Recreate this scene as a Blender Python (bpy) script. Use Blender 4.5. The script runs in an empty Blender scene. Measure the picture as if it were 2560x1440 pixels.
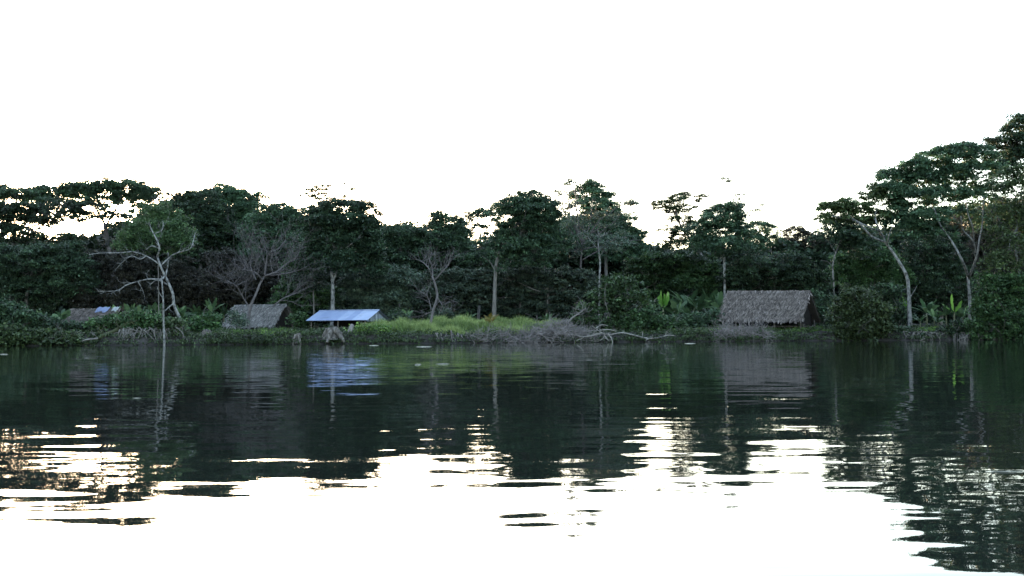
import bpy, math, random
import numpy as np
from mathutils import Matrix, Vector, Euler
R = math.radians
sc = bpy.context.scene
COL = sc.collection

# ------------------------------------------------------------------ camera, sky, sun, exposure
F = 2459.0                      # focal length in photo pixels (photo is 2560 px wide)
CAMZ = 0.8
cam = bpy.data.cameras.new('camera'); camo = bpy.data.objects.new('camera', cam); COL.objects.link(camo)
cam.sensor_width = 36; cam.lens = F / 2560 * 36; cam.clip_start = 0.05; cam.clip_end = 6000
CM = Matrix.Rotation(R(90 + 2.65), 3, 'X') @ Matrix.Rotation(R(-0.36), 3, 'Z')
camo.matrix_world = Matrix.Translation((0, 0, CAMZ)) @ CM.to_4x4()
sc.camera = camo

SUN_EL, SUN_AZ = R(4.0), R(-25)      # behind the wood on the left
w = bpy.data.worlds.new('World'); sc.world = w; w.use_nodes = True
nt = w.node_tree; bgn = nt.nodes['Background']
sky = nt.nodes.new('ShaderNodeTexSky'); sky.sky_type = 'NISHITA'; sky.sun_disc = False
sky.sun_elevation = SUN_EL; sky.sun_rotation = SUN_AZ; sky.dust_density = 1.6; sky.air_density = 1.0; sky.ozone_density = 1.8
hs = nt.nodes.new('ShaderNodeHueSaturation'); hs.inputs['Saturation'].default_value = 0.72
nt.links.new(sky.outputs[0], hs.inputs['Color']); nt.links.new(hs.outputs[0], bgn.inputs[0])
bgn.inputs[1].default_value = 0.15
sl = bpy.data.lights.new('sun', 'SUN'); sl.energy = 2.0; sl.angle = R(0.5); sl.color = (1.0, 0.72, 0.42)
slo = bpy.data.objects.new('sun', sl); COL.objects.link(slo)
sd = Vector((math.sin(SUN_AZ) * math.cos(SUN_EL), math.cos(SUN_AZ) * math.cos(SUN_EL), math.sin(SUN_EL)))
slo.rotation_euler = (-sd).to_track_quat('-Z', 'Y').to_euler(); slo.location = (0, 0, 60)
vs = sc.view_settings; vs.view_transform = 'Standard'; vs.look = 'None'; vs.exposure = 3.75; vs.gamma = 1; vs.use_curve_mapping = False
cy = sc.cycles
cy.use_denoising = True; cy.max_bounces = 6; cy.diffuse_bounces = 3; cy.glossy_bounces = 3; cy.transmission_bounces = 3

# ------------------------------------------------------------------ helpers
def P(px, py, D):
    """the point of the vertical plane y = D seen at photo pixel (px, py)"""
    d = CM @ Vector(((px - 1280) / F, -(py - 720) / F, -1))
    t = D / d.y
    return np.array((d.x * t, D, CAMZ + d.z * t))

def smooth(a, b, x):
    t = np.clip((x - a) / (b - a), 0, 1); return t * t * (3 - 2 * t)

def shore(x):
    return 84.2 + 0.02 * x + 0.35 * np.sin(x * 0.31 + 1) + 0.25 * np.sin(x * 0.83) + 0.12 * np.sin(x * 2.1 + 2)

def ground_z(x, y):
    x = np.asarray(x, float); y = np.asarray(y, float)
    t = y - shore(x)
    h = -1.6 + 1.6 * smooth(-7, 0, t)
    h = h + 0.72 * smooth(-0.15, 1.1, t) + 0.33 * smooth(1, 6, t) + 0.5 * smooth(6, 30, t)
    h = h + 0.55 * np.exp(-((x + 4.5) / 8.0) ** 2 - ((y - 92.5) / 4.0) ** 2)
    n = 0.10 * np.sin(x * 1.1 + y * 0.7) + 0.07 * np.sin(x * 2.3 - y * 1.6 + 1) + 0.05 * np.sin(x * 4.1 + y * 2.9)
    return h + n * smooth(-0.2, 1.5, t)

def gz(x, y): return float(ground_z(x, y))

def lnk(nt, a, b): nt.links.new(a, b)

class MB:
    """collects vertices and faces of one mesh"""
    def __init__(s): s.v = []; s.f4 = []; s.f3 = []; s.n = 0; s.tint = []
    def add(s, v, quads=None, tris=None, tint=None):
        v = np.asarray(v, float).reshape(-1, 3)
        if quads is not None and len(quads): s.f4.append(np.asarray(quads, int) + s.n)
        if tris is not None and len(tris): s.f3.append(np.asarray(tris, int) + s.n)
        s.v.append(v); s.n += len(v)
        s.tint.append(np.full(len(v), 0.5) if tint is None else np.broadcast_to(np.asarray(tint, float), (len(v),)))
    def box(s, c, size, rot=None, tint=None):
        h = np.asarray(size) / 2
        v = np.array([(x, y, z) for x in (-1, 1) for y in (-1, 1) for z in (-1, 1)]) * h
        if rot is not None: v = v @ np.array(rot).T
        s.add(v + np.asarray(c), [(0, 1, 3, 2), (4, 6, 7, 5), (0, 4, 5, 1), (2, 3, 7, 6), (0, 2, 6, 4), (1, 5, 7, 3)], tint=tint)
    def tube(s, pts, rad, k=6, cap=True, tint=None):
        pts = np.asarray(pts, float); n = len(pts)
        rad = np.broadcast_to(np.asarray(rad, float), (n,))
        tg = np.gradient(pts, axis=0); tg /= np.linalg.norm(tg, axis=1)[:, None] + 1e-9
        ref = np.array((0.31, 0.93, 0.2)); ref /= np.linalg.norm(ref)
        a = np.cross(tg, ref); l = np.linalg.norm(a, axis=1)[:, None]; a = np.where(l < 0.05, np.array((1., 0, 0)), a / (l + 1e-9))
        b = np.cross(tg, a)
        an = np.arange(k) / k * 2 * np.pi
        ring = pts[:, None, :] + rad[:, None, None] * (np.cos(an)[None, :, None] * a[:, None, :] + np.sin(an)[None, :, None] * b[:, None, :])
        q = []
        for i in range(n - 1):
            for j in range(k):
                q.append((i * k + j, i * k + (j + 1) % k, (i + 1) * k + (j + 1) % k, (i + 1) * k + j))
        v = ring.reshape(-1, 3); t = []
        if cap:
            v = np.vstack([v, pts[0], pts[-1]])
            for j in range(k):
                t.append((n * k, (j + 1) % k, j)); t.append((n * k + 1, (n - 1) * k + j, (n - 1) * k + (j + 1) % k))
        s.add(v, q, t, tint)
    def build(s, name, mat, parent=None, smooth_=False):
        me = bpy.data.meshes.new(name)
        v = np.vstack(s.v) if s.v else np.zeros((0, 3))
        f4 = np.vstack(s.f4) if s.f4 else np.zeros((0, 4), int)
        f3 = np.vstack(s.f3) if s.f3 else np.zeros((0, 3), int)
        if parent is not None: v = v - np.array(parent.location)
        me.vertices.add(len(v)); me.vertices.foreach_set('co', v.astype(np.float32).ravel())
        nl = f4.size + f3.size
        me.loops.add(nl); me.loops.foreach_set('vertex_index', np.concatenate([f4.ravel(), f3.ravel()]).astype(np.int32))
        me.polygons.add(len(f4) + len(f3))
        me.polygons.foreach_set('loop_start', np.concatenate([np.arange(len(f4)) * 4, f4.size + np.arange(len(f3)) * 3]).astype(np.int32))
        at = me.attributes.new('tint', 'FLOAT', 'POINT'); at.data.foreach_set('value', np.concatenate(s.tint).astype(np.float32))
        me.update(calc_edges=True)
        me.polygons.foreach_set('use_smooth', np.full(len(me.polygons), smooth_))
        me.materials.append(mat)
        o = bpy.data.objects.new(name, me); COL.objects.link(o)
        if parent is not None: o.parent = parent
        return o

def tag(o, label=None, cat=None, group=None, kind=None):
    if label: o['label'] = label
    if cat: o['category'] = cat
    if group: o['group'] = group
    if kind: o['kind'] = kind
    return o

def empty(name, loc, label, cat, group=None):
    o = bpy.data.objects.new(name, None); COL.objects.link(o); o.location = tuple(float(c) for c in loc)
    return tag(o, label, cat, group)

def copy_tree(o, parent=None):
    c = o.copy(); COL.objects.link(c); c.parent = parent
    for ch in list(o.children): copy_tree(ch, c)
    return c

# ------------------------------------------------------------------ materials
def newmat(name):
    m = bpy.data.materials.new(name); m.use_nodes = True
    return m, m.node_tree, m.node_tree.nodes['Principled BSDF']

def ramp(nt, fac, stops):
    r = nt.nodes.new('ShaderNodeValToRGB')
    while len(r.color_ramp.elements) < len(stops): r.color_ramp.elements.new(0.5)
    for e, (p, c) in zip(r.color_ramp.elements, stops): e.position = p; e.color = (*c, 1)
    lnk(nt, fac, r.inputs[0]); return r.outputs[0]

def leafmat(name, c0, c1, trans=0.25, rough=0.5, spec=0.35):
    m, nt, b = newmat(name)
    at = nt.nodes.new('ShaderNodeAttribute'); at.attribute_name = 'tint'
    oi = nt.nodes.new('ShaderNodeObjectInfo')
    col = ramp(nt, at.outputs['Fac'], [(0.0, tuple(x * 0.55 for x in c0)), (0.35, c0), (0.8, c1), (1.0, tuple(x * 1.5 for x in c1))])
    hsv = nt.nodes.new('ShaderNodeHueSaturation'); lnk(nt, col, hsv.inputs['Color'])
    mr = nt.nodes.new('ShaderNodeMapRange'); lnk(nt, oi.outputs['Random'], mr.inputs[0])
    mr.inputs[3].default_value = 0.65; mr.inputs[4].default_value = 1.45; lnk(nt, mr.outputs[0], hsv.inputs['Value'])
    b.inputs['Roughness'].default_value = rough; b.inputs['Specular IOR Level'].default_value = spec
    lnk(nt, hsv.outputs[0], b.inputs['Base Color'])
    tr = nt.nodes.new('ShaderNodeBsdfTranslucent'); lnk(nt, hsv.outputs[0], tr.inputs[0])
    mx = nt.nodes.new('ShaderNodeMixShader'); mx.inputs[0].default_value = trans
    lnk(nt, b.outputs[0], mx.inputs[1]); lnk(nt, tr.outputs[0], mx.inputs[2])
    lnk(nt, mx.outputs[0], nt.nodes['Material Output'].inputs[0])
    return m

def noisemat(name, stops, scale=(1, 1, 1), detail=6, rough=0.85, bump=0.0, coord='Object', nscale=4, spec=0.25, metallic=0):
    m, nt, b = newmat(name)
    tc = nt.nodes.new('ShaderNodeTexCoord'); mp = nt.nodes.new('ShaderNodeMapping'); mp.inputs['Scale'].default_value = scale
    lnk(nt, tc.outputs[coord], mp.inputs[0])
    n = nt.nodes.new('ShaderNodeTexNoise'); n.inputs['Scale'].default_value = nscale; n.inputs['Detail'].default_value = detail
    lnk(nt, mp.outputs[0], n.inputs['Vector'])
    lnk(nt, ramp(nt, n.outputs['Fac'], stops), b.inputs['Base Color'])
    b.inputs['Roughness'].default_value = rough; b.inputs['Specular IOR Level'].default_value = spec; b.inputs['Metallic'].default_value = metallic
    if bump:
        bp = nt.nodes.new('ShaderNodeBump'); bp.inputs['Strength'].default_value = bump; bp.inputs['Distance'].default_value = 0.05
        lnk(nt, n.outputs['Fac'], bp.inputs['Height']); lnk(nt, bp.outputs[0], b.inputs['Normal'])
    return m

M = {
 'dark':  leafmat('leaf_dark_green', (0.028, 0.052, 0.030), (0.050, 0.090, 0.047)),
 'blue':  leafmat('leaf_cool_green', (0.034, 0.068, 0.039), (0.061, 0.112, 0.060)),
 'mid':   leafmat('leaf_mid_green', (0.034, 0.072, 0.030), (0.060, 0.118, 0.044)),
 'olive': leafmat('leaf_olive_green', (0.040, 0.064, 0.027), (0.064, 0.096, 0.038)),
 'light': leafmat('leaf_light_green', (0.045, 0.085, 0.036), (0.075, 0.135, 0.055)),
 'grey':  leafmat('leaf_grey_green', (0.050, 0.080, 0.056), (0.096, 0.135, 0.094)),
 'brown': leafmat('leaf_brown_green', (0.040, 0.042, 0.034), (0.060, 0.060, 0.046)),
 'cover': leafmat('leaf_bank_cover', (0.030, 0.050, 0.022), (0.058, 0.092, 0.036)),
 'grass': leafmat('grass_blade', (0.105, 0.160, 0.052), (0.195, 0.250, 0.092)),
 'lawn':  leafmat('grass_bright', (0.075, 0.150, 0.035), (0.130, 0.220, 0.050)),
 'banana': leafmat('banana_leaf', (0.044, 0.088, 0.042), (0.105, 0.170, 0.080), 0.3, 0.45),
 'bright': leafmat('banana_leaf_young', (0.085, 0.19, 0.036), (0.145, 0.28, 0.052), 0.35, 0.5),
 'palm': leafmat('palm_leaf_yellow', (0.17, 0.14, 0.03), (0.22, 0.17, 0.04), 0.3),
 'stem':  noisemat('banana_stem', [(0.3, (0.06, 0.07, 0.04)), (0.7, (0.13, 0.13, 0.08))], (3, 3, 1)),
 'pale':  noisemat('bark_pale', [(0.36, (0.045, 0.046, 0.046)), (0.46, (0.13, 0.133, 0.135)), (0.66, (0.235, 0.238, 0.24))], (1.0, 1.0, 0.8), 8, nscale=3.5, bump=0.4),
 'bark':  noisemat('bark_grey', [(0.3, (0.06, 0.055, 0.05)), (0.7, (0.16, 0.155, 0.15))], (2, 2, 0.5), 8, bump=0.4),
 'purple': noisemat('bark_bare_mauve', [(0.3, (0.055, 0.050, 0.055)), (0.7, (0.135, 0.125, 0.130))], (2, 2, 0.5), 8, bump=0.4),
 'twig':  noisemat('dead_twig', [(0.3, (0.085, 0.078, 0.078)), (0.7, (0.22, 0.205, 0.21))], (1, 1, 1), 5, nscale=1.5),
 'white': noisemat('bleached_wood', [(0.25, (0.10, 0.097, 0.095)), (0.7, (0.27, 0.262, 0.255))], (1, 1, 1), 6, nscale=3),
 'stump': noisemat('stump_wood', [(0.3, (0.03, 0.027, 0.025)), (0.5, (0.085, 0.078, 0.074)), (0.75, (0.20, 0.19, 0.18))], (3, 3, 0.8), 8, nscale=2, bump=0.5),
 'moss':  noisemat('mossy_bark', [(0.35, (0.03, 0.036, 0.018)), (0.55, (0.05, 0.058, 0.028)), (0.75, (0.09, 0.085, 0.07))], (1, 1, 1), 8, nscale=2.5, bump=0.4),
 'wood':  noisemat('weathered_post', [(0.3, (0.05, 0.045, 0.04)), (0.7, (0.13, 0.12, 0.11))], (6, 6, 0.6), 6, nscale=3, bump=0.3),
 'wall':  noisemat('palm_wall_shaded', [(0.3, (0.006, 0.0055, 0.0055)), (0.7, (0.016, 0.014, 0.014))], (8, 8, 0.5), 6, nscale=3, bump=0.4),  # shade inside the huts put into the near-black slat colour
 'plank': noisemat('painted_planks', [(0.35, (0.10, 0.13, 0.19)), (0.6, (0.36, 0.40, 0.46))], (8, 8, 0.4), 6, nscale=2),
 'glint_twig':  noisemat('glint_twig_pale', [(0.3, (0.22, 0.22, 0.20)), (0.7, (0.40, 0.40, 0.37))], nscale=8),  # sky glint on ripples put into a pale colour; twigs share it
 'mud':   noisemat('bank_mud', [(0.30, (0.010, 0.0095, 0.009)), (0.5, (0.022, 0.020, 0.019)), (0.75, (0.045, 0.042, 0.040))], (1, 1, 1), 10, nscale=1.3, bump=0.8, rough=0.8),
 'tarp':  noisemat('blue_tarp', [(0.3, (0.11, 0.15, 0.27)), (0.7, (0.17, 0.21, 0.34))], nscale=2, rough=0.5),
 'tarpw': noisemat('pale_tarp', [(0.3, (0.20, 0.23, 0.25)), (0.7, (0.30, 0.33, 0.34))], nscale=2, rough=0.5),
}
def thatchmat(name, c0, c1):
    m, nt, b = newmat(name)
    at = nt.nodes.new('ShaderNodeAttribute'); at.attribute_name = 'tint'
    tc = nt.nodes.new('ShaderNodeTexCoord')
    n = nt.nodes.new('ShaderNodeTexNoise'); n.inputs['Scale'].default_value = 1.1; n.inputs['Detail'].default_value = 5
    lnk(nt, tc.outputs['Object'], n.inputs['Vector'])
    ad = nt.nodes.new('ShaderNodeMath'); ad.operation = 'MULTIPLY_ADD'; lnk(nt, n.outputs['Fac'], ad.inputs[0]); ad.inputs[1].default_value = 0.55
    lnk(nt, at.outputs['Fac'], ad.inputs[2])
    col = ramp(nt, ad.outputs[0], [(0.15, tuple(x * 0.35 for x in c0)), (0.55, c0), (0.95, c1), (1.0, tuple(x * 1.2 for x in c1))])
    lnk(nt, col, b.inputs['Base Color']); b.inputs['Roughness'].default_value = 0.9; b.inputs['Specular IOR Level'].default_value = 0.15
    return m
M['thatch'] = thatchmat('thatch_palm', (0.105, 0.092, 0.086), (0.21, 0.188, 0.178))
M['thatchpale'] = thatchmat('thatch_pale', (0.16, 0.16, 0.163), (0.29, 0.285, 0.288))
M['ridge'] = thatchmat('thatch_ridge', (0.32, 0.31, 0.31), (0.50, 0.48, 0.48))

def metalmat():
    m, nt, b = newmat('zinc_sky_tinted')
    tc = nt.nodes.new('ShaderNodeTexCoord'); sx = nt.nodes.new('ShaderNodeSeparateXYZ'); lnk(nt, tc.outputs['Object'], sx.inputs[0])
    mul = nt.nodes.new('ShaderNodeMath'); mul.operation = 'MULTIPLY'; mul.inputs[1].default_value = 1 / 0.8; lnk(nt, sx.outputs[0], mul.inputs[0])
    fl = nt.nodes.new('ShaderNodeMath'); fl.operation = 'FLOOR'; lnk(nt, mul.outputs[0], fl.inputs[0])
    wn = nt.nodes.new('ShaderNodeTexWhiteNoise'); wn.noise_dimensions = '1D'; lnk(nt, fl.outputs[0], wn.inputs['W'])
    n = nt.nodes.new('ShaderNodeTexNoise'); n.inputs['Scale'].default_value = 1.4; n.inputs['Detail'].default_value = 6; lnk(nt, tc.outputs['Object'], n.inputs['Vector'])
    a = nt.nodes.new('ShaderNodeMath'); a.operation = 'MULTIPLY_ADD'; lnk(nt, wn.outputs[0], a.inputs[0]); a.inputs[1].default_value = 0.5
    hf = nt.nodes.new('ShaderNodeMath'); hf.operation = 'MULTIPLY'; lnk(nt, n.outputs['Fac'], hf.inputs[0]); hf.inputs[1].default_value = 0.5
    lnk(nt, hf.outputs[0], a.inputs[2])
    lnk(nt, ramp(nt, a.outputs[0], [(0.2, (0.20, 0.26, 0.42)), (0.5, (0.27, 0.34, 0.50)), (0.8, (0.36, 0.43, 0.58))]), b.inputs['Base Color'])  # blue sky reflection put into the grey zinc's base colour
    rn = nt.nodes.new('ShaderNodeTexNoise'); rn.inputs['Scale'].default_value = 0.9; rn.inputs['Detail'].default_value = 9; rn.inputs['Roughness'].default_value = 0.7; lnk(nt, tc.outputs['Object'], rn.inputs['Vector'])
    rr = nt.nodes.new('ShaderNodeMapRange'); lnk(nt, rn.outputs['Fac'], rr.inputs[0]); rr.inputs[1].default_value = 0.55; rr.inputs[2].default_value = 0.75; rr.inputs[4].default_value = 0.5
    mxr = nt.nodes.new('ShaderNodeMix'); mxr.data_type = 'RGBA'; lnk(nt, rr.outputs[0], mxr.inputs[0]); lnk(nt, b.inputs['Base Color'].links[0].from_socket, mxr.inputs[6]); mxr.inputs[7].default_value = (0.11, 0.10, 0.10, 1)
    lnk(nt, mxr.outputs[2], b.inputs['Base Color'])
    b.inputs['Roughness'].default_value = 0.55; b.inputs['Metallic'].default_value = 0.25
    return m
M['zinc'] = metalmat()

def watermat():
    m, nt, b = newmat('river_water')
    g = nt.nodes.new('ShaderNodeNewGeometry')
    def noise(scale, nscale, detail=2):
        mp = nt.nodes.new('ShaderNodeMapping'); mp.inputs['Scale'].default_value = scale; lnk(nt, g.outputs['Position'], mp.inputs[0])
        n = nt.nodes.new('ShaderNodeTexNoise'); n.inputs['Scale'].default_value = nscale; n.inputs['Detail'].default_value = detail
        n.inputs['Roughness'].default_value = 0.45
        lnk(nt, mp.outputs[0], n.inputs['Vector']); return n
    def vm(op, a, bb=None, v=None, s=None):
        x = nt.nodes.new('ShaderNodeVectorMath'); x.operation = op; lnk(nt, a, x.inputs[0])
        if bb is not None: lnk(nt, bb, x.inputs[1])
        if v is not None: x.inputs[1].default_value = v
        if s is not None:
            if isinstance(s, (int, float)): x.inputs['Scale'].default_value = s
            else: lnk(nt, s, x.inputs['Scale'])
        return x.outputs[0]
    half = (0.5, 0.5, 0.5)
    w1 = vm('SUBTRACT', noise((1.3, 4.8, 1), 1.0, 2).outputs['Color'], v=half)      # ripples
    w2 = vm('SUBTRACT', noise((0.22, 0.8, 1), 1.0).outputs['Color'], v=half)     # slow swell
    w3 = vm('SUBTRACT', noise((6, 12, 1), 1.0).outputs['Color'], v=half)         # fine crinkle
    mask = noise((0.10, 0.22, 1), 1.0, 3)
    mr = nt.nodes.new('ShaderNodeMapRange'); lnk(nt, mask.outputs['Fac'], mr.inputs[0])
    mr.inputs[1].default_value = 0.38; mr.inputs[2].default_value = 0.66; mr.inputs[3].default_value = 0.50; mr.inputs[4].default_value = 1.35
    s1 = vm('SCALE', w1, s=WAVE[0]); s2 = vm('SCALE', w2, s=WAVE[1]); s3 = vm('SCALE', w3, s=WAVE[2])
    s = vm('ADD', vm('SCALE', vm('ADD', s1, s3), s=mr.outputs[0]), s2)
    s = vm('MULTIPLY', s, v=(0.6, 1, 0))
    nrm = vm('NORMALIZE', vm('ADD', s, v=(0, 0, 1)))
    b.inputs['Base Color'].default_value = (0.008, 0.011, 0.010, 1)
    b.inputs['Roughness'].default_value = 0.015; b.inputs['IOR'].default_value = 1.333
    lnk(nt, nrm, b.inputs['Normal'])
    return m
WAVE = (0.082, 0.020, 0.009)
M['water'] = watermat()

# ------------------------------------------------------------------ setting: ground and river
def grid_axis(parts):
    return np.unique(np.concatenate([np.arange(a, b, s) for a, b, s in parts]))
gx = grid_axis([(-2600, -200, 300), (-200, -70, 10), (-70, 70, 0.5), (70, 200, 10), (200, 2601, 300)])
gy = grid_axis([(-1500, 0, 250), (0, 70, 10), (70, 82, 1.5), (82, 98, 0.25), (98, 150, 2), (150, 400, 25), (400, 3001, 300)])
X, Y = np.meshgrid(gx, gy); Z = ground_z(X, Y)
mb = MB(); nx = len(gx); idx = np.arange(len(gx) * len(gy)).reshape(len(gy), nx)
mb.add(np.stack([X, Y, Z], -1).reshape(-1, 3), np.stack([idx[:-1, :-1], idx[:-1, 1:], idx[1:, 1:], idx[1:, :-1]], -1).reshape(-1, 4))
tag(mb.build('ground', M['mud'], smooth_=True), kind='structure')
mb = MB(); mb.add([(-2600, -1500, 0), (2600, -1500, 0), (2600, 100, 0), (-2600, 100, 0)], [(0, 1, 2, 3)])
tag(mb.build('river_water', M['water']), kind='structure')

# ------------------------------------------------------------------ foliage
def leaves(mb, c, size, rng, up=0.9, tint=None, aspect=0.58):
    n = len(c)
    nv = rng.normal(size=(n, 3)) * 0.75; nv[:, 2] = np.abs(nv[:, 2]) + up * rng.random(n); nv /= np.linalg.norm(nv, axis=1)[:, None]
    t = np.cross(nv, rng.normal(size=(n, 3))); t /= np.linalg.norm(t, axis=1)[:, None] + 1e-9
    b = np.cross(nv, t); s = np.asarray(size)[:, None]
    droop = np.array((0, 0, -0.25)) * s
    v = np.stack([c - t * s, c + b * s * aspect, c + t * s + droop, c - b * s * aspect], 1).reshape(-1, 3)
    mb.add(v, np.arange(4 * n).reshape(n, 4), tint=None if tint is None else np.repeat(tint, 4))

DENS = 3.0
def crown(mb, lobes, rng, dens=1.0, leaf=0.125, clump=0.52, per=66, flat=0.38, shell=0.55, under=0.45):
    """leaf clumps spread through the volume of uneven lobes ((centre), (radii), weight)"""
    for c, r, wgt in lobes:
        area = 4.2 * r[0] * r[2] + 2.0 * r[0] * r[1]
        n = max(5, int(area * DENS * dens * wgt / (clump / 0.62) ** 2))
        d = rng.normal(size=(n * 2, 3)); d /= np.linalg.norm(d, axis=1)[:, None]
        keep = (d[:, 2] > -0.15) | (rng.random(n * 2) < under)
        d = d[keep][:n]; n = len(d)
        ph = rng.random(6) * 6.28
        wob = 1 + 0.16 * np.sin(d[:, 0] * 4.5 + ph[0]) + 0.14 * np.sin(d[:, 2] * 6 + ph[1]) + 0.12 * np.sin(d[:, 1] * 5 + ph[2]) + 0.08 * np.sin(d[:, 0] * 11 + ph[3])
        rad = (shell + (1 - shell) * np.sqrt(rng.random(n))) * wob
        cc = c + d * rad[:, None] * np.asarray(r)
        ct = rng.normal(0.42, 0.23, n)
        k = rng.integers(int(per * 0.5), int(per * 1.5) + 1, n)
        ii = np.repeat(np.arange(n), k)
        sz = clump * rng.uniform(0.6, 1.35, n)
        off = rng.normal(size=(len(ii), 3)) * 0.55 * sz[ii][:, None] * np.array((1, 1, flat))
        off[:, 2] -= 0.22 * (off[:, 0] ** 2 + off[:, 1] ** 2) / sz[ii]          # clumps droop at their rims
        pts = cc[ii] + off
        tint = np.clip(ct[ii] + rng.normal(0, 0.17, len(ii)), 0, 1)
        leaves(mb, pts, leaf * rng.uniform(0.6, 1.3, len(ii)), rng, tint=tint)

def limb(a, b, rng, n=6, bend=0.12, sag=0.0):
    a = np.asarray(a, float); b = np.asarray(b, float); L = np.linalg.norm(b - a)
    t = np.linspace(0, 1, n)[:, None]
    off = rng.normal(size=3) * bend * L
    p = a + (b - a) * t + off * np.sin(t * np.pi) + rng.normal(size=(n, 3)) * 0.02 * L * np.sin(t * np.pi)
    p[:, 2] += sag * L * np.sin(t[:, 0] * np.pi)
    return p

def twigs(mb, start, d, L, r, lev, rng, spread=0.7, up=0.15, kids=(2, 4), k=4, minr=0.006):
    d = d / np.linalg.norm(d); n = 5
    pts = [np.asarray(start, float)]; dd = d.copy()
    for i in range(n - 1):
        dd = dd + rng.normal(size=3) * 0.22 + np.array((0, 0, up * 0.3)); dd /= np.linalg.norm(dd)
        pts.append(pts[-1] + dd * L / (n - 1))
    pts = np.array(pts)
    mb.tube(pts, np.linspace(r, max(r * 0.45, minr), n), k=k, cap=False)
    if lev <= 0: return
    for _ in range(rng.integers(kids[0], kids[1] + 1)):
        i = rng.integers(1, n); v = dd + rng.normal(size=3) * spread + np.array((0, 0, up)); v[1] *= 0.8
        twigs(mb, pts[i], v, L * rng.uniform(0.5, 0.8), max(r * 0.55, minr), lev - 1, rng, spread, up, kids, 3 if lev < 3 else k, minr)

def interp_path(pts, rads, m=4):
    pts = np.asarray(pts, float); n = len(pts)
    if n < 3:
        t = np.linspace(0, 1, m * (n - 1) + 1)
        return np.array([[np.interp(x, np.linspace(0, 1, n), pts[:, j]) for j in range(3)] for x in t]), np.interp(t, np.linspace(0, 1, n), rads)
    out = []; ro = []
    for i in range(n - 1):
        p0 = pts[max(i - 1, 0)]; p1 = pts[i]; p2 = pts[i + 1]; p3 = pts[min(i + 2, n - 1)]
        for j in range(m):
            t = j / m
            out.append(0.5 * ((2 * p1) + (-p0 + p2) * t + (2 * p0 - 5 * p1 + 4 * p2 - p3) * t * t + (-p0 + 3 * p1 - 3 * p2 + p3) * t ** 3))
            ro.append(rads[i] * (1 - t) + rads[i + 1] * t)
    out.append(pts[-1]); ro.append(rads[-1])
    return np.array(out), np.array(ro)

def px_path(path, D, rng, jit=0.25):
    return np.array([P(x, y, D + (rng.normal() * jit if i else 0)) for i, (x, y) in enumerate(path)])

SEED = [100]
def tree(name, label, D, lobes, trunk=None, tw=9, bark='bark', mat='dark', cat='tree', limbs=(), group=None, extra_twigs=0, limb_to=True, tw_len=(0.6, 1.4), front=0.0, **kw):
    """lobes: (px, py, rx, ry[, weight]) as they stand at depth D; trunk: px path from base up; limbs: further px paths"""
    SEED[0] += 1; rng = np.random.default_rng(SEED[0]); s = D / F
    L = []
    for lo in lobes:
        x, y, rx, ry = lo[:4]; dy = rng.uniform(-0.45, 0.45) * rx * s
        wg = lo[4] if len(lo) > 4 else 1.0; full = 1.22 if wg == 1.0 else 1.0      # solid crowns overlap into one another
        L.append((P(x, y + (full - 1) * ry * 0.8, D + dy), (rx * s, max(rx * s * 0.8, 0.4), ry * s * full), wg))
    if trunk is None:
        x = float(np.mean([l[0] for l in lobes])) + rng.normal() * 8; yt = float(np.mean([l[1] for l in lobes]))
        trunk = [(x + rng.normal() * 10, 820), (x + rng.normal() * 8, (yt + 820) / 2), (x, yt)]
    tp = px_path(trunk, D, rng, 0.15)
    tp[0, 2] = gz(tp[0, 0], tp[0, 1]) - 0.1
    root = empty(name, (tp[0, 0], tp[0, 1], tp[0, 2] + 0.1), label, cat, group)
    tb = MB(); tw = tw * (0.8 if bark == 'pale' else 1); r0 = tw * s / 2
    pts, rr = interp_path(tp, np.linspace(r0, r0 * 0.55, len(tp)), 5)
    rr = rr * (1 + 0.5 * np.exp(-np.linspace(0, 12, len(rr)))) * (1 + rng.normal(0, 0.04, len(rr)))
    tb.tube(pts, rr, k=8)
    for lp in limbs:
        q = px_path(lp[1], D - front, rng, 0.4 if front else 0.5); q[0] = P(*lp[1][0], D)
        a, b = interp_path(q, np.linspace(lp[0] * s * 0.4, max(lp[0] * s / 7, 0.016), len(q)), 4)
        tb.tube(a, b, k=6)
        if extra_twigs:
            for i in range(len(a) // 3, len(a), 2):
                twigs(tb, a[i], (a[i] - a[max(i - 2, 0)]) + rng.normal(size=3) * 0.3, rng.uniform(*tw_len), b[i] * 0.45, 1, rng, minr=0.009)
    if limb_to:
        for c, r, wg in L:
            i = rng.integers(int(len(pts) * 0.75), len(pts)); e = c + np.array((0, 0, -0.25 * r[2]))
            q = limb(pts[i], e, rng, 7, 0.10); rb = min(rr[i] * 0.6, 0.012 * np.linalg.norm(e - pts[i]) + 0.03)
            tb.tube(q, np.linspace(rb, 0.025, 7), k=5, cap=False)
            for _ in range(5):
                v = rng.normal(size=3); v[2] = abs(v[2]) * 0.7
                twigs(tb, q[rng.integers(3, 7)], v, 0.75 * max(r[0], r[2]) * rng.uniform(0.5, 1), rb * 0.4, 1, rng, minr=0.014)
    tb.build('trunk', M[bark], root, smooth_=True)
    if L:
        cb = MB(); crown(cb, L, rng, **kw)
        cb.build('crown', M[mat], root)
    return root

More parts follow.
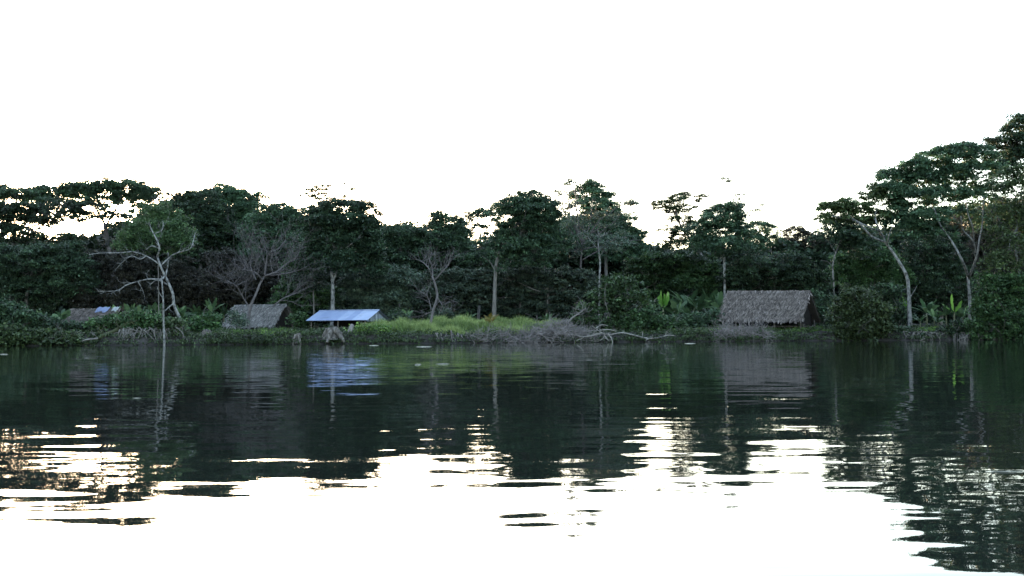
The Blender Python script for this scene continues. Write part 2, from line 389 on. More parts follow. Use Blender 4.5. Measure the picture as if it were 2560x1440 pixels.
def bush(label, D, lobes, mat='mid', name='shrub', **kw):
    a = dict(dens=1.5, leaf=0.13, clump=0.42, per=26, under=0.75, shell=0.5, flat=0.55); a.update(kw)
    SEED[0] += 1; rng = np.random.default_rng(SEED[0]); s = D / F
    L = [(P(x, y, D + rng.uniform(-0.4, 0.4) * rx * s), (rx * s, rx * s * 0.8, ry * s), 1.0) for x, y, rx, ry in lobes]
    bx = float(np.mean([l[0] for l in lobes])); p = P(bx, 820, D); z = gz(p[0], D)
    root = empty(name, (p[0], D, z), label, 'bush')
    sb = MB()
    for c, r, _ in L:
        for _ in range(3):
            e = c + rng.normal(size=3) * np.array(r) * 0.5
            q = limb((p[0] + rng.normal() * 0.2, D + rng.normal() * 0.2, z - 0.1), e, rng, 6, 0.12)
            sb.tube(q, np.linspace(0.035, 0.012, 6), k=4, cap=False)
            twigs(sb, q[4], e - q[2], 0.6 * max(r[0], 0.5), 0.014, 1, rng, minr=0.008)
    sb.build('stem', M['bark'], root)
    cb = MB(); crown(cb, L, rng, **a); cb.build('foliage', M[mat], root)
    return root

# ------------------------------------------------------------------ the far wood behind everything
WX = [-400, 0, 60, 110, 200, 300, 380, 450, 700, 940, 1060, 1150, 1180, 1235, 1262, 1500, 1590, 1620, 1660, 1700, 1900, 2040, 2120, 2250, 2400, 2560, 2950]
WY = [585, 598, 606, 616, 604, 580, 545, 535, 540, 572, 580, 585, 622, 628, 570, 556, 600, 632, 640, 632, 628, 618, 598, 580, 540, 500, 480]
def far_wood():
    rng = np.random.default_rng(7); mb = MB(); n = 46000
    D = rng.uniform(124, 142, n); px = rng.uniform(-380, 2940, n)
    top = np.interp(px, WX, WY) + 10 * np.sin(px * 0.06) + 7 * np.sin(px * 0.17 + 1) + 4 * np.sin(px * 0.41)
    py = top + (815 - top) * rng.random(n) ** 1.15
    low = slice(0, 9000); py[low] = rng.uniform(764, 834, 9000)          # undergrowth between the far trunks
    c = np.array([P(a, b, d) for a, b, d in zip(px, py, D)])
    k = 16; ii = np.repeat(np.arange(n), k)
    pts = c[ii] + rng.normal(size=(len(ii), 3)) * np.array((0.75, 0.75, 0.32))
    leaves(mb, pts, rng.uniform(0.26, 0.46, len(ii)), rng, tint=np.clip(rng.normal(0.35, 0.15, n)[ii] + rng.normal(0, 0.1, len(ii)), 0, 1))
    tag(mb.build('distant_woods', M['dark']), 'dark dense wood filling the background beneath the tree line', kind='stuff')
far_wood()

# ------------------------------------------------------------------ trees (left to right)
LAYER = dict(flat=0.40, dens=1.1)
tree('umbrella_tree', 'wide flat-topped tree at far left, sunset glowing beneath its canopy', 120,
     [(-30, 478, 60, 16), (50, 483, 70, 13), (130, 482, 70, 13), (200, 474, 60, 14), (255, 466, 60, 14), (320, 467, 60, 15), (372, 478, 36, 14), (260, 500, 60, 16, .6), (335, 500, 50, 18, .75), (130, 505, 70, 12, .5), (365, 530, 40, 20, .8), (215, 520, 40, 14, .4), (170, 545, 60, 18, .28), (285, 545, 50, 18, .3), (120, 525, 50, 14, .35)],
     [(292, 800), (288, 720), (278, 650), (268, 600), (262, 560)], 16, 'purple', 'dark',
     limbs=[(8, [(262, 560), (245, 530), (225, 495)]), (8, [(264, 565), (285, 530), (305, 485)]), (6, [(270, 600), (240, 575), (205, 545), (180, 505)]), (5, [(276, 640), (300, 610), (312, 585)])], extra_twigs=1, limb_to=False, **LAYER)
tree('broadleaf_tree', 'dark ragged tree at the left edge below the flat canopy', 114,
     [(-20, 530, 60, 36), (40, 540, 55, 30), (90, 530, 36, 20), (110, 555, 34, 16, .8), (150, 597, 50, 12, .7), (180, 530, 40, 14, .7), (225, 540, 30, 16, .6), (60, 513, 60, 9, .5), (160, 512, 40, 9, .5), (215, 512, 30, 10, .5), (290, 530, 34, 14, .5), (30, 580, 60, 22)], [(24, 815), (30, 690), (36, 560)], 10, 'bark', 'dark', dens=0.9)
tree('broadleaf_tree', 'low dense dark tree left of the pale branches, under the sky gap', 106,
     [(-10, 640, 70, 42), (70, 650, 70, 40), (150, 640, 60, 36), (20, 705, 80, 45), (110, 715, 80, 45), (190, 690, 55, 45)], None, 10, 'bark', 'dark', dens=0.9)
tree('broadleaf_tree', 'dark bushy tree behind the half-hidden thatched roof', 108,
     [(245, 650, 60, 28, .8), (300, 690, 70, 45), (240, 735, 70, 40), (340, 660, 50, 40), (330, 740, 60, 40), (300, 615, 40, 22, .5)], None, 9, 'bark', 'brown', dens=0.9)
tree('fine_leaved_tree', 'mid-green round-crowned tree behind the pale leaning trunk', 94,
     [(385, 555, 62, 36), (432, 562, 46, 40), (340, 590, 46, 26), (400, 600, 76, 26), (446, 598, 36, 24), (320, 612, 36, 12), (400, 530, 36, 20)], [(398, 820), (396, 700), (396, 600)], 3, 'bark', 'light', leaf=0.10, clump=0.45, per=44, dens=1.1, flat=0.5)
tree('dead_tree', 'pale bare tree with leaning trunk and long drooping limb', 90,
     [], [(470, 842), (452, 800), (436, 765), (432, 735), (420, 705), (410, 685), (400, 662), (393, 640)], 10, 'pale',
     limbs=[(6, [(393, 640), (399, 622), (392, 600), (378, 572), (372, 555)]), (5, [(400, 662), (380, 648), (365, 640), (335, 630), (300, 632), (250, 633), (222, 637)]),
            (5, [(402, 664), (428, 640), (450, 630), (475, 622), (484, 600), (488, 580)]), (6, [(412, 690), (402, 698), (372, 698), (345, 704), (318, 712), (290, 727), (245, 728)]),
            (5, [(424, 715), (395, 700), (375, 712)]), (5, [(414, 690), (420, 660), (420, 630)]), (3, [(345, 704), (355, 722), (362, 742)]), (4, [(365, 640), (350, 648), (330, 640), (310, 652), (288, 675)]),
            (5, [(432, 760), (420, 770), (412, 778)]), (4, [(399, 622), (380, 615), (365, 625)]), (4, [(385, 585), (405, 575), (408, 555)])], tw_len=(0.4, 1.0), extra_twigs=1)
tree('dead_tree', 'straight pale dead trunk standing upright in the water at left', 83.2, [],
     [(411, 868), (409, 800), (408, 750), (405, 705), (404, 690)], 6, 'pale', limbs=[(3, [(408, 745), (400, 735), (392, 715)])])
tree('broadleaf_tree', 'tall dark tree rising right behind the green round crown', 117,
     [(450, 500, 50, 22), (505, 500, 45, 24), (430, 525, 45, 22), (490, 545, 60, 36), (545, 545, 40, 34), (500, 600, 60, 40), (470, 650, 50, 40)], None, 10, 'bark', 'dark', dens=0.95)
tree('umbrella_tree', 'domed cool-green tree with feathery edge above dark bare tree', 123,
     [(560, 482, 62, 18), (510, 488, 34, 14), (605, 496, 46, 18), (650, 494, 24, 10, .5), (570, 515, 70, 22), (630, 520, 40, 18, .6), (560, 560, 70, 34), (600, 600, 60, 40)], None, 9, 'pale', 'blue', **LAYER)
tree('broadleaf_tree', 'flat-topped dark tree just left of the feathery tufted tree', 113,
     [(700, 526, 44, 16), (655, 545, 40, 20), (735, 540, 36, 22), (680, 575, 60, 34), (720, 610, 50, 34), (650, 640, 50, 36), (600, 660, 60, 40)], None, 9, 'bark', 'blue', **LAYER)
tree('feathery_tree', 'sparse feathery treetop with loose leaf tufts above the layered tree', 130,
     [(790, 474, 26, 9, .8), (815, 466, 20, 8, .7), (765, 490, 20, 8, .6), (802, 490, 26, 9, .8), (868, 460, 9, 4, .6), (884, 472, 6, 3, .5), (862, 490, 8, 3, .5)],
     [(800, 800), (802, 640), (800, 500)], 6, 'bark', 'blue', limbs=[(3, [(801, 540), (830, 500), (866, 466)])], dens=0.7, clump=0.36, leaf=0.10, per=40)
tree('layered_tree', 'broad layered tree above the blue roof on a forked pale trunk', 99.5,
     [(845, 512, 56, 15), (900, 514, 40, 14), (790, 535, 42, 18), (850, 545, 60, 16), (910, 552, 40, 18), (940, 532, 16, 6, .6), (805, 580, 50, 28), (870, 595, 60, 30), (925, 610, 40, 46), (780, 625, 40, 34), (850, 645, 60, 24), (930, 665, 40, 30)],
     [(832, 776), (832, 735), (831, 700), (828, 670), (826, 640)], 13, 'pale', 'blue', limbs=[(9, [(831, 705), (840, 685), (846, 666), (850, 640)])], **LAYER)
tree('slender_tree', 'thin dark trunked tree standing directly behind the blue roof', 101, [(780, 690, 34, 16, .7), (765, 715, 26, 12, .6), (800, 705, 20, 10, .6)], [(786, 805), (784, 750), (782, 700)], 4.5, 'bark', 'grey')
tree('broadleaf_tree', 'dark rounded tree low in the tree line right of the layered tree', 116,
     [(985, 578, 34, 18), (1025, 580, 40, 18), (965, 605, 30, 26), (1020, 615, 60, 32), (980, 660, 60, 40), (1050, 640, 40, 40)], None, 9, 'bark', 'dark', dens=0.95)
tree('broadleaf_tree', 'small knobbly-topped dark tree left of the big rounded dome', 119,
     [(1098, 545, 30, 16), (1130, 556, 36, 16), (1085, 570, 30, 18), (1140, 585, 46, 24), (1090, 610, 50, 30), (1150, 630, 46, 34), (1110, 650, 60, 30)], None, 9, 'bark', 'dark', dens=0.95)
tree('broadleaf_tree', 'thin-crowned tree full of small sky holes beside the big dome', 113,
     [(1195, 535, 38, 13, .75), (1235, 522, 30, 14, .8), (1180, 562, 26, 12, .45), (1225, 575, 36, 14, .22), (1190, 608, 34, 16, .4), (1235, 622, 34, 16, .3), (1200, 650, 50, 20)], None, 8, 'bark', 'dark', dens=0.85)
tree('dome_tree', 'large dome-crowned tree in the middle on a straight grey trunk', 99.0,
     [(1320, 494, 46, 16), (1285, 508, 42, 18), (1360, 512, 38, 18), (1320, 522, 66, 18), (1385, 535, 30, 12, .7), (1290, 555, 56, 26), (1345, 560, 50, 28), (1270, 605, 50, 36), (1330, 615, 60, 36), (1380, 600, 40, 34)],
     [(1234, 800), (1236, 760), (1238, 700), (1243, 650), (1262, 610), (1290, 570)], 11, 'bark', 'blue', limbs=[(5, [(1240, 680), (1225, 655), (1206, 640)])], **LAYER)
tree('broadleaf_tree', 'tall pointed dark tree behind the grey twiggy tree', 119,
     [(1480, 464, 26, 13), (1462, 482, 36, 15), (1505, 490, 26, 16), (1480, 512, 46, 20), (1525, 525, 30, 22), (1550, 555, 36, 26), (1500, 560, 60, 30), (1580, 592, 34, 24), (1530, 610, 60, 34), (1450, 570, 40, 34), (1600, 618, 24, 14)], None, 10, 'bark', 'blue', **LAYER)
tree('twiggy_tree', 'grey half-bare tree with upright fork and hazy twigs, mid-right', 105,
     [(1420, 512, 30, 11, .35), (1400, 480, 18, 8, .18), (1425, 455, 18, 7, .15), (1560, 508, 20, 6, .5), (1580, 508, 10, 4, .4), (1440, 560, 46, 20, .25), (1500, 545, 50, 24, .25), (1560, 600, 44, 18, .25), (1430, 620, 40, 24, .3)],
     [(1455, 800), (1452, 720), (1452, 660), (1455, 607)], 7, 'purple', 'grey',
     limbs=[(5, [(1455, 607), (1440, 575), (1428, 550), (1422, 500), (1428, 470)]), (6, [(1455, 607), (1448, 570), (1442, 530), (1436, 500)]), (5, [(1456, 605), (1470, 575), (1476, 545), (1480, 520)]), (4, [(1460, 600), (1490, 575), (1530, 560)]),
            (4, [(1452, 640), (1420, 615), (1395, 610)]), (4, [(1455, 650), (1500, 625), (1545, 605), (1600, 600)])], extra_twigs=1, leaf=0.11, clump=0.5, limb_to=True)
tree('slender_tree', 'slim pale trunk with thin grey crown before the pointed dark tree', 100,
     [(1500, 590, 40, 16, .35), (1530, 610, 34, 14, .35), (1475, 600, 30, 14, .3)], [(1498, 800), (1498, 715), (1500, 660), (1496, 620), (1494, 590)], 7, 'pale', 'grey', extra_twigs=1, leaf=0.11,
     limbs=[(3, [(1499, 640), (1520, 615), (1540, 590)]), (3, [(1496, 625), (1475, 600), (1460, 575)])])
tree('airy_tree', 'airy leaning tree standing clear against the sky, right of the gap', 121,
     [(1655, 508, 30, 9), (1690, 496, 30, 10), (1712, 484, 14, 8), (1675, 522, 32, 9, .8), (1715, 520, 30, 12, .6), (1755, 490, 16, 6, .9), (1745, 500, 10, 5, .8), (1700, 545, 30, 10, .7), (1735, 560, 26, 12, .8), (1680, 575, 34, 12, .8), (1715, 585, 40, 20), (1700, 608, 40, 16)],
     [(1762, 800), (1758, 660), (1736, 610), (1705, 572), (1690, 530)], 8, 'purple', 'olive', limbs=[(4, [(1690, 530), (1694, 505), (1705, 490)]), (3, [(1692, 540), (1670, 522), (1640, 515)]), (3, [(1712, 580), (1730, 540), (1750, 495)])], clump=0.36, leaf=0.10, per=40, dens=0.8, flat=0.3, extra_twigs=1)
tree('broadleaf_tree', 'dark peaked tree on a pale trunk above the big thatched hut', 99.5,
     [(1800, 525, 36, 14), (1835, 512, 24, 9), (1775, 550, 34, 18), (1825, 545, 40, 18), (1800, 575, 66, 24), (1850, 585, 34, 26), (1760, 605, 30, 20), (1815, 612, 60, 18)],
     [(1812, 800), (1811, 670), (1808, 635), (1806, 600)], 9, 'pale', 'blue', limbs=[(4, [(1809, 645), (1790, 625), (1760, 605), (1742, 590)])], dens=1.0)
tree('feathery_tree', 'faint sprays of leaves floating highest over the peaked tree', 134,
     [(1812, 446, 14, 3, .8), (1825, 452, 12, 3, .7), (1852, 488, 12, 5, .6), (1842, 498, 9, 3, .5), (1890, 525, 14, 3, .6), (1910, 512, 8, 2, .4)], [(1850, 800), (1850, 640), (1846, 520)], 4, 'pale', 'olive',
     limbs=[(2, [(1846, 520), (1838, 480), (1820, 448)]), (2, [(1848, 560), (1870, 540), (1900, 520)])], clump=0.3, leaf=0.085, per=34, dens=0.8)
tree('airy_tree', 'pale-leaved airy tree just right of the peaked tree', 126,
     [(1895, 565, 32, 13, .8), (1925, 578, 28, 13, .7), (1890, 595, 32, 16), (1935, 605, 30, 16, .9), (1875, 618, 34, 14)], None, 6, 'bark', 'blue', clump=0.5, dens=0.85)
tree('airy_tree', 'small rounded tree with bright sky behind it above the hut roof', 127,
     [(1985, 578, 30, 13, .9), (2020, 588, 28, 13), (1970, 605, 30, 14, .8), (2030, 610, 30, 14)], None, 6, 'bark', 'brown', clump=0.5, dens=0.85)
tree('dark_tree', 'wide black-green tree directly behind the big thatched roof', 101,
     [(1890, 665, 60, 26), (1965, 655, 60, 26), (1840, 695, 46, 34), (1920, 705, 70, 34), (2000, 690, 50, 36), (2040, 720, 36, 40), (1830, 740, 30, 30)], None, 9, 'bark', 'dark', dens=1.2, flat=0.28)
tree('low_tree', 'low layered tree closing the gap in the tree line', 105,
     [(1640, 645, 40, 18), (1690, 650, 50, 22), (1600, 668, 46, 24), (1660, 690, 60, 30), (1740, 665, 50, 28), (1580, 720, 50, 34), (1650, 735, 50, 30)], None, 8, 'bark', 'mid', dens=1.1, flat=0.28)
tree('low_tree', 'low layered tree between the gap and the big thatched roof', 103,
     [(1770, 680, 46, 26), (1730, 710, 46, 30), (1790, 720, 46, 34), (1760, 760, 50, 34)], None, 8, 'bark', 'mid', dens=1.1, flat=0.28)
tree('slender_tree', 'crooked slim pale tree beside the right end of the hut', 101,
     [(2070, 590, 36, 10, .7), (2110, 585, 40, 10, .7), (2100, 560, 44, 14), (2140, 575, 40, 14), (2150, 610, 50, 20)], [(2085, 810), (2084, 720), (2082, 665), (2090, 630)], 7, 'pale', 'dark',
     limbs=[(4, [(2090, 632), (2075, 610), (2062, 590)]), (4, [(2090, 632), (2100, 605), (2112, 580)]), (3, [(2083, 670), (2070, 655), (2050, 650)])], clump=0.5, limb_to=False)
tree('broadleaf_tree', 'dark tree left of the great leaning trunk', 107,
     [(2140, 640, 60, 30), (2200, 650, 50, 34), (2110, 680, 50, 32), (2180, 700, 60, 34), (2240, 690, 36, 40)], None, 8, 'bark', 'mid', dens=1.0)
tree('broadleaf_tree', 'dark tree seen between the leaning trunk and the forked trunk', 108,
     [(2310, 620, 60, 32, .8), (2370, 640, 50, 36), (2310, 680, 60, 36), (2400, 700, 50, 36), (2340, 730, 60, 34)], None, 8, 'bark', 'dark', dens=0.95)
tree('broadleaf_tree', 'dark brownish tree behind the forked pale trunk at right', 110,
     [(2440, 560, 60, 40, .8), (2480, 620, 50, 46), (2430, 650, 50, 40), (2480, 700, 50, 46), (2550, 640, 60, 60), (2420, 740, 50, 30)], None, 8, 'bark', 'brown', dens=0.9)
tree('leaning_tree', 'great leaning pale trunk reaching left with an airy crown', 90.5,
     [(2075, 520, 32, 13), (2105, 508, 34, 13), (2145, 520, 36, 15, .85), (2070, 545, 26, 10, .7), (2180, 492, 32, 14, .8), (2120, 545, 36, 10, .6), (2160, 548, 36, 14, .6), (2200, 540, 40, 16, .6), (2195, 470, 26, 14, .9)],
     [(2276, 830), (2274, 790), (2272, 740), (2268, 695), (2250, 658), (2228, 625), (2212, 605)], 13, 'pale', 'olive',
     limbs=[(8, [(2212, 605), (2178, 590), (2150, 560), (2120, 548), (2080, 540)]), (7, [(2214, 606), (2200, 580), (2160, 562), (2120, 540)]), (7, [(2205, 590), (2192, 560), (2188, 535), (2200, 500)]), (5, [(2218, 612), (2222, 590), (2230, 565)]), (4, [(2274, 745), (2284, 730), (2292, 715)])], clump=0.45, leaf=0.13, limb_to=False, flat=0.3, dens=1.05, front=0.7)
tree('spreading_tree', 'biggest spreading canopy at right on a forked white trunk', 91,
     [(2235, 438, 44, 20), (2290, 412, 46, 18), (2350, 385, 44, 20), (2405, 372, 46, 18), (2450, 385, 40, 20), (2300, 445, 60, 24), (2370, 430, 60, 26), (2440, 425, 60, 28), (2230, 475, 46, 20, .85), (2290, 490, 60, 22, .9), (2360, 485, 60, 22, .9), (2250, 520, 50, 22), (2310, 540, 56, 26), (2380, 530, 40, 24, .5), (2450, 490, 50, 30, .75), (2260, 565, 46, 22), (2340, 585, 50, 24, .6), (2440, 545, 40, 34, .5)],
     [(2424, 850), (2424, 800), (2424, 745), (2421, 705), (2419, 690)], 12, 'pale', 'blue',
     limbs=[(8, [(2420, 690), (2404, 648), (2376, 598), (2352, 565), (2335, 520)]), (7, [(2422, 695), (2442, 640), (2448, 600), (2455, 560), (2460, 490)]), (6, [(2440, 650), (2434, 605), (2408, 575), (2402, 540)]), (5, [(2434, 612), (2432, 570), (2420, 535), (2415, 500)]), (3, [(2376, 600), (2350, 590), (2320, 560)])], limb_to=False, flat=0.32, dens=1.15, front=2.0)
tree('tall_tree', 'tallest bluish tree rising out of the right edge', 98,
     [(2550, 300, 30, 16), (2530, 320, 22, 14), (2580, 310, 36, 20), (2500, 352, 34, 14), (2550, 350, 46, 20), (2590, 370, 50, 30), (2530, 385, 46, 20), (2500, 410, 40, 20, .8)], [(2585, 830), (2580, 600), (2565, 380)], 12, 'bark', 'blue', dens=1.0)
tree('broadleaf_tree', 'warm olive tree overhanging the right edge with white-barked stems', 85.5,
     [(2530, 435, 36, 20), (2575, 420, 40, 26), (2500, 470, 30, 30, .8), (2550, 480, 46, 34), (2500, 530, 36, 36, .8), (2560, 545, 46, 40), (2500, 590, 34, 30, .8), (2550, 620, 46, 40), (2500, 660, 36, 36), (2590, 560, 46, 60)],
     [(2546, 830), (2545, 690), (2541, 640), (2540, 590), (2545, 540)], 9, 'pale', 'olive', leaf=0.12, clump=0.5, per=32, dens=1.1, flat=0.5)
tree('broadleaf_tree', 'dark layered mid-height tree behind the second thatched hut', 109,
     [(560, 650, 50, 34), (620, 690, 60, 40), (540, 700, 50, 36), (600, 740, 60, 30), (680, 700, 50, 40)], None, 8, 'bark', 'brown', dens=0.95)
tree('broadleaf_tree', 'black-green tree filling the shade right of the pale leaning tree', 111,
     [(450, 690, 50, 40), (500, 730, 50, 36), (430, 740, 50, 34)], None, 8, 'bark', 'brown', dens=0.95)
tree('low_tree', 'dark low tree right of the bare mauve tree', 104,
     [(760, 660, 40, 30), (740, 710, 46, 34), (800, 740, 46, 30), (720, 755, 40, 24)], None, 7, 'bark', 'mid', flat=0.3)
tree('low_tree', 'dark low tree right above the end of the blue roof', 104,
     [(900, 700, 50, 30), (960, 695, 50, 30), (890, 745, 50, 28), (960, 745, 50, 28), (1020, 700, 46, 34), (1010, 750, 40, 26)], None, 7, 'bark', 'grey', flat=0.28)
tree('low_tree', 'grey-green layered tree behind the slim bare tree', 102,
     [(1100, 690, 46, 18), (1150, 685, 50, 18), (1110, 725, 50, 20), (1170, 722, 46, 20), (1130, 760, 56, 22)], None, 7, 'bark', 'grey', flat=0.22, dens=1.15)
tree('low_tree', 'grey-green layered tree right of the straight grey trunk', 102,
     [(1275, 688, 46, 18), (1330, 680, 46, 16), (1280, 722, 50, 18), (1330, 725, 46, 20), (1290, 760, 56, 22)], None, 7, 'bark', 'grey', flat=0.22, dens=1.15)
tree('low_tree', 'grey-green layered tree above the pile of dead brushwood', 101,
     [(1400, 690, 46, 18), (1450, 690, 46, 20), (1400, 728, 50, 20), (1450, 735, 46, 24), (1385, 765, 50, 20), (1200, 690, 36, 18), (1205, 735, 36, 22)], None, 7, 'bark', 'grey', flat=0.22, dens=1.15)
# bare trees in front of the wood
def bare(label, D, trunk, tw, limbs, bark, lev=2, seed=1, tl=(1.2, 2.6), every=2, minr=0.010):
    rng = np.random.default_rng(seed); s = D / F
    tp = px_path(trunk, D, rng, 0.1); tp[0, 2] = gz(tp[0, 0], D) - 0.1
    root = empty('bare_tree', (tp[0, 0], tp[0, 1], tp[0, 2] + 0.1), label, 'tree')
    tb = MB(); pts, rr = interp_path(tp, np.linspace(tw * s / 2, tw * s / 3.2, len(tp)), 5); tb.tube(pts, rr, k=8)
    tb.build('trunk', M[bark], root, smooth_=True)
    lb = MB()
    for wd, lp in limbs:
        q = px_path(lp, D, rng, 0.6); a, b = interp_path(q, np.linspace(wd * s / 2, max(wd * s / 6, 0.02), len(q)), 4); lb.tube(a, b, k=6)
        for i in range(3, len(a), every):
            for _ in range(2):
                v = (a[i] - a[i - 3]); v = v / np.linalg.norm(v) + rng.normal(size=3) * 0.7 + np.array((0, 0, 0.35))
                twigs(lb, a[i], v, rng.uniform(*tl), b[i] * 0.5, lev, rng, 0.8, 0.2, minr=minr)
    lb.build('branches', M[bark], root, smooth_=True)
bare('wide bare mauve-grey tree with hazy twigs over the second thatched hut', 97,
     [(622, 822), (622, 790), (628, 762), (640, 735), (650, 710), (662, 690)], 8,
     [(5, [(662, 690), (666, 655), (672, 635), (695, 622), (715, 600)]), (5, [(662, 690), (690, 680), (715, 660), (735, 650), (748, 630)]), (4, [(655, 700), (640, 682), (620, 676), (590, 672)]),
      (4, [(625, 770), (610, 748), (590, 714), (565, 702), (540, 692)]), (3, [(590, 714), (612, 704), (630, 690)]), (3, [(640, 700), (625, 660), (630, 630), (610, 600)]), (4, [(672, 690), (705, 685), (740, 678), (765, 668)]),
      (4, [(684, 765), (705, 748), (735, 735), (765, 720)])], 'purple', 2, 5)
bare('slim crooked bare tree growing from the grassy bank in the middle', 88,
     [(1070, 838), (1076, 810), (1082, 780), (1090, 755), (1093, 735), (1086, 705), (1080, 690)], 8,
     [(4, [(1080, 690), (1070, 668), (1056, 655), (1040, 648)]), (4, [(1082, 695), (1080, 668), (1074, 650), (1080, 630)]), (4, [(1086, 702), (1105, 680), (1118, 665), (1126, 645)]), (3, [(1078, 775), (1072, 750), (1062, 735), (1048, 728)]), (3, [(1094, 745), (1100, 755), (1106, 765), (1100, 780)]), (3, [(1080, 780), (1065, 785), (1056, 792)])], 'purple', 1, 8, (0.7, 1.6), 2)

# ------------------------------------------------------------------ shrubs
bush('large rounded leafy bush at the waterline right of the thatched hut', 85.4, [(2140, 745, 50, 30), (2180, 775, 46, 34), (2110, 790, 40, 36), (2150, 815, 56, 30), (2200, 815, 34, 26), (2115, 832, 36, 16)], 'olive')
bush('dark leafy shrub behind the large rounded bush', 92, [(2225, 770, 36, 30), (2210, 730, 40, 22), (2240, 800, 30, 24)], 'dark')
bush('tall leafy shrub over the water below the overhanging olive tree', 84.6, [(2490, 715, 46, 36), (2550, 720, 46, 46), (2470, 770, 36, 40), (2530, 790, 56, 44), (2480, 820, 46, 28), (2550, 830, 50, 26), (2440, 815, 26, 30)], 'mid')
bush('tall leafy shrub behind the white fallen branch', 88.5, [(1530, 706, 34, 18, ), (1495, 735, 30, 16), (1468, 770, 26, 14), (1552, 745, 34, 20), (1530, 775, 34, 16), (1505, 803, 40, 16), (1600, 735, 28, 16), (1620, 765, 30, 20), (1575, 705, 22, 12), (1570, 792, 34, 16), (1450, 795, 20, 10)], 'light', leaf=0.16, dens=0.9, clump=0.5)
bush('low rounded bush between the fallen branch and banana thicket', 87.5, [(1610, 800, 46, 26), (1655, 808, 40, 20), (1580, 815, 36, 16)], 'mid')
bush('dark shrub in the shade left of the big thatched roof', 92, [(1740, 802, 40, 16), (1780, 795, 26, 20), (1700, 802, 30, 16), (1785, 808, 20, 14)], 'dark')
bush('shrub standing close by the right gable of the big hut', 95, [(2050, 760, 26, 34), (2060, 800, 20, 24)], 'dark')
bush('dense bush at the very left end of the bank', 86, [(10, 772, 40, 24), (62, 790, 34, 16), (-30, 780, 46, 36), (40, 808, 50, 16), (95, 800, 24, 12)], 'dark', leaf=0.15)
bush('low dark bush hanging into the water at the left corner', 84, [(0, 830, 46, 22), (60, 838, 46, 18), (-30, 845, 40, 18), (30, 852, 46, 10)], 'cover')
bush('low dark bush at the waterline before the mossy log', 84.2, [(125, 838, 36, 16), (170, 842, 30, 14), (150, 852, 40, 9)], 'cover')
bush('shrub in front of the half-hidden thatched roof', 88.5, [(150, 814, 34, 12), (200, 819, 36, 10), (118, 802, 22, 14)], 'dark')
bush('small bright shrub at the foot of the half-hidden thatch', 87.5, [(245, 808, 30, 14), (285, 802, 26, 16)], 'mid')
bush('broad dark bush right of the half-hidden thatch, above exposed roots', 87, [(335, 796, 46, 16), (385, 802, 40, 18), (350, 814, 50, 14)], 'mid')
bush('dark bush at the foot of the pale leaning tree', 85.5, [(430, 815, 30, 22), (395, 830, 30, 18), (445, 838, 30, 14)], 'cover')
bush('leafy bush right of the pale leaning trunk', 89, [(490, 804, 30, 16), (525, 800, 30, 18), (510, 816, 34, 12)], 'mid')
bush('small shrub growing before the second thatched hut', 93, [(588, 790, 22, 14), (600, 806, 18, 12)], 'grey', leaf=0.10)
bush('dark shrub between the second hut and the blue roof', 94, [(745, 800, 24, 20), (770, 808, 22, 14)], 'mid')
bush('low bush at the water below the second thatched hut', 84.8, [(560, 845, 36, 10), (610, 845, 36, 10), (650, 846, 26, 8)], 'cover', leaf=0.10)
bush('thick green bush on the bank below the end of the blue roof', 86.5, [(905, 825, 26, 14), (950, 825, 34, 15), (925, 838, 30, 10), (985, 832, 26, 12)], 'lawn', leaf=0.10)
bush('small shrub behind the grass by the slim bare tree', 95, [(1110, 790, 26, 18), (1000, 795, 22, 14)], 'grey')
bush('low creeping bush on the bank left of the big hut', 86.3, [(1700, 832, 36, 9), (1745, 832, 36, 9)], 'cover', leaf=0.10)
bush('dark bush under the forked white trunk at the bank', 86, [(2400, 815, 26, 18), (2370, 828, 26, 10)], 'dark')
bush('low dark bush at the foot of the great leaning trunk', 86, [(2245, 825, 26, 14), (2300, 838, 30, 8)], 'dark')

# ------------------------------------------------------------------ banana plants
def banana_proto(seed, nleaf=11, H=1.6, up=0.45, mat='banana', LL=1.9, wd=0.20):
    rng = np.random.default_rng(seed)
    root = bpy.data.objects.new('banana_plant', None); COL.objects.link(root)
    sb = MB(); sb.tube([(0, 0, -0.1), (0.03, 0, H * 0.5), (0.02, 0.02, H)], [0.13, 0.1, 0.06], k=8); sb.build('stem', M['stem'], root, True)
    lb = MB()
    for i in range(nleaf):
        a = i * 2.4 + rng.normal() * 0.3; L = LL * rng.uniform(0.75, 1.15); el = R(rng.uniform(35, 75)) * (0.6 + up)
        el = min(el, R(86)); n = 10; p = np.array((0.02, 0.02, H - 0.1)); d = np.array((math.cos(a) * math.cos(el), math.sin(a) * math.cos(el), math.sin(el)))
        side = np.array((-math.sin(a), math.cos(a), 0)); mid = []; tw = rng.normal() * 0.5
        droop = rng.uniform(0.10, 0.24) * (1.3 - up)
        for j in range(n):
            mid.append(p.copy()); d = d + np.array((0, 0, -droop)) * (j / n + 0.3); d /= np.linalg.norm(d); p = p + d * L / n
        mid = np.array(mid); u = np.linspace(0, 1, n)
        wv = wd * np.sin(np.clip((u - 0.12) / 0.88, 0, 1) * np.pi) ** 0.55 + 0.02
        tg = np.gradient(mid, axis=0); tg /= np.linalg.norm(tg, axis=1)[:, None]
        s2 = side * math.cos(tw) + np.cross(tg, side) * math.sin(tw)
        nv = np.cross(s2, tg)
        jag = 1 + rng.normal(0, 0.22, n)
        l = mid + s2 * (wv * jag)[:, None] + nv * (wv * 0.25)[:, None]; r = mid - s2 * (wv * jag[::-1])[:, None] + nv * (wv * 0.25)[:, None]
        v = np.vstack([l, mid, r]); q = []
        for j in range(n - 1): q += [(j, n + j, n + j + 1, j + 1), (n + j, 2 * n + j, 2 * n + j + 1, n + j + 1)]
        lb.add(v, q, tint=np.clip(rng.normal(0.5, 0.2), 0, 1))
    lb.build('leaves', M[mat], root, True)
    return root
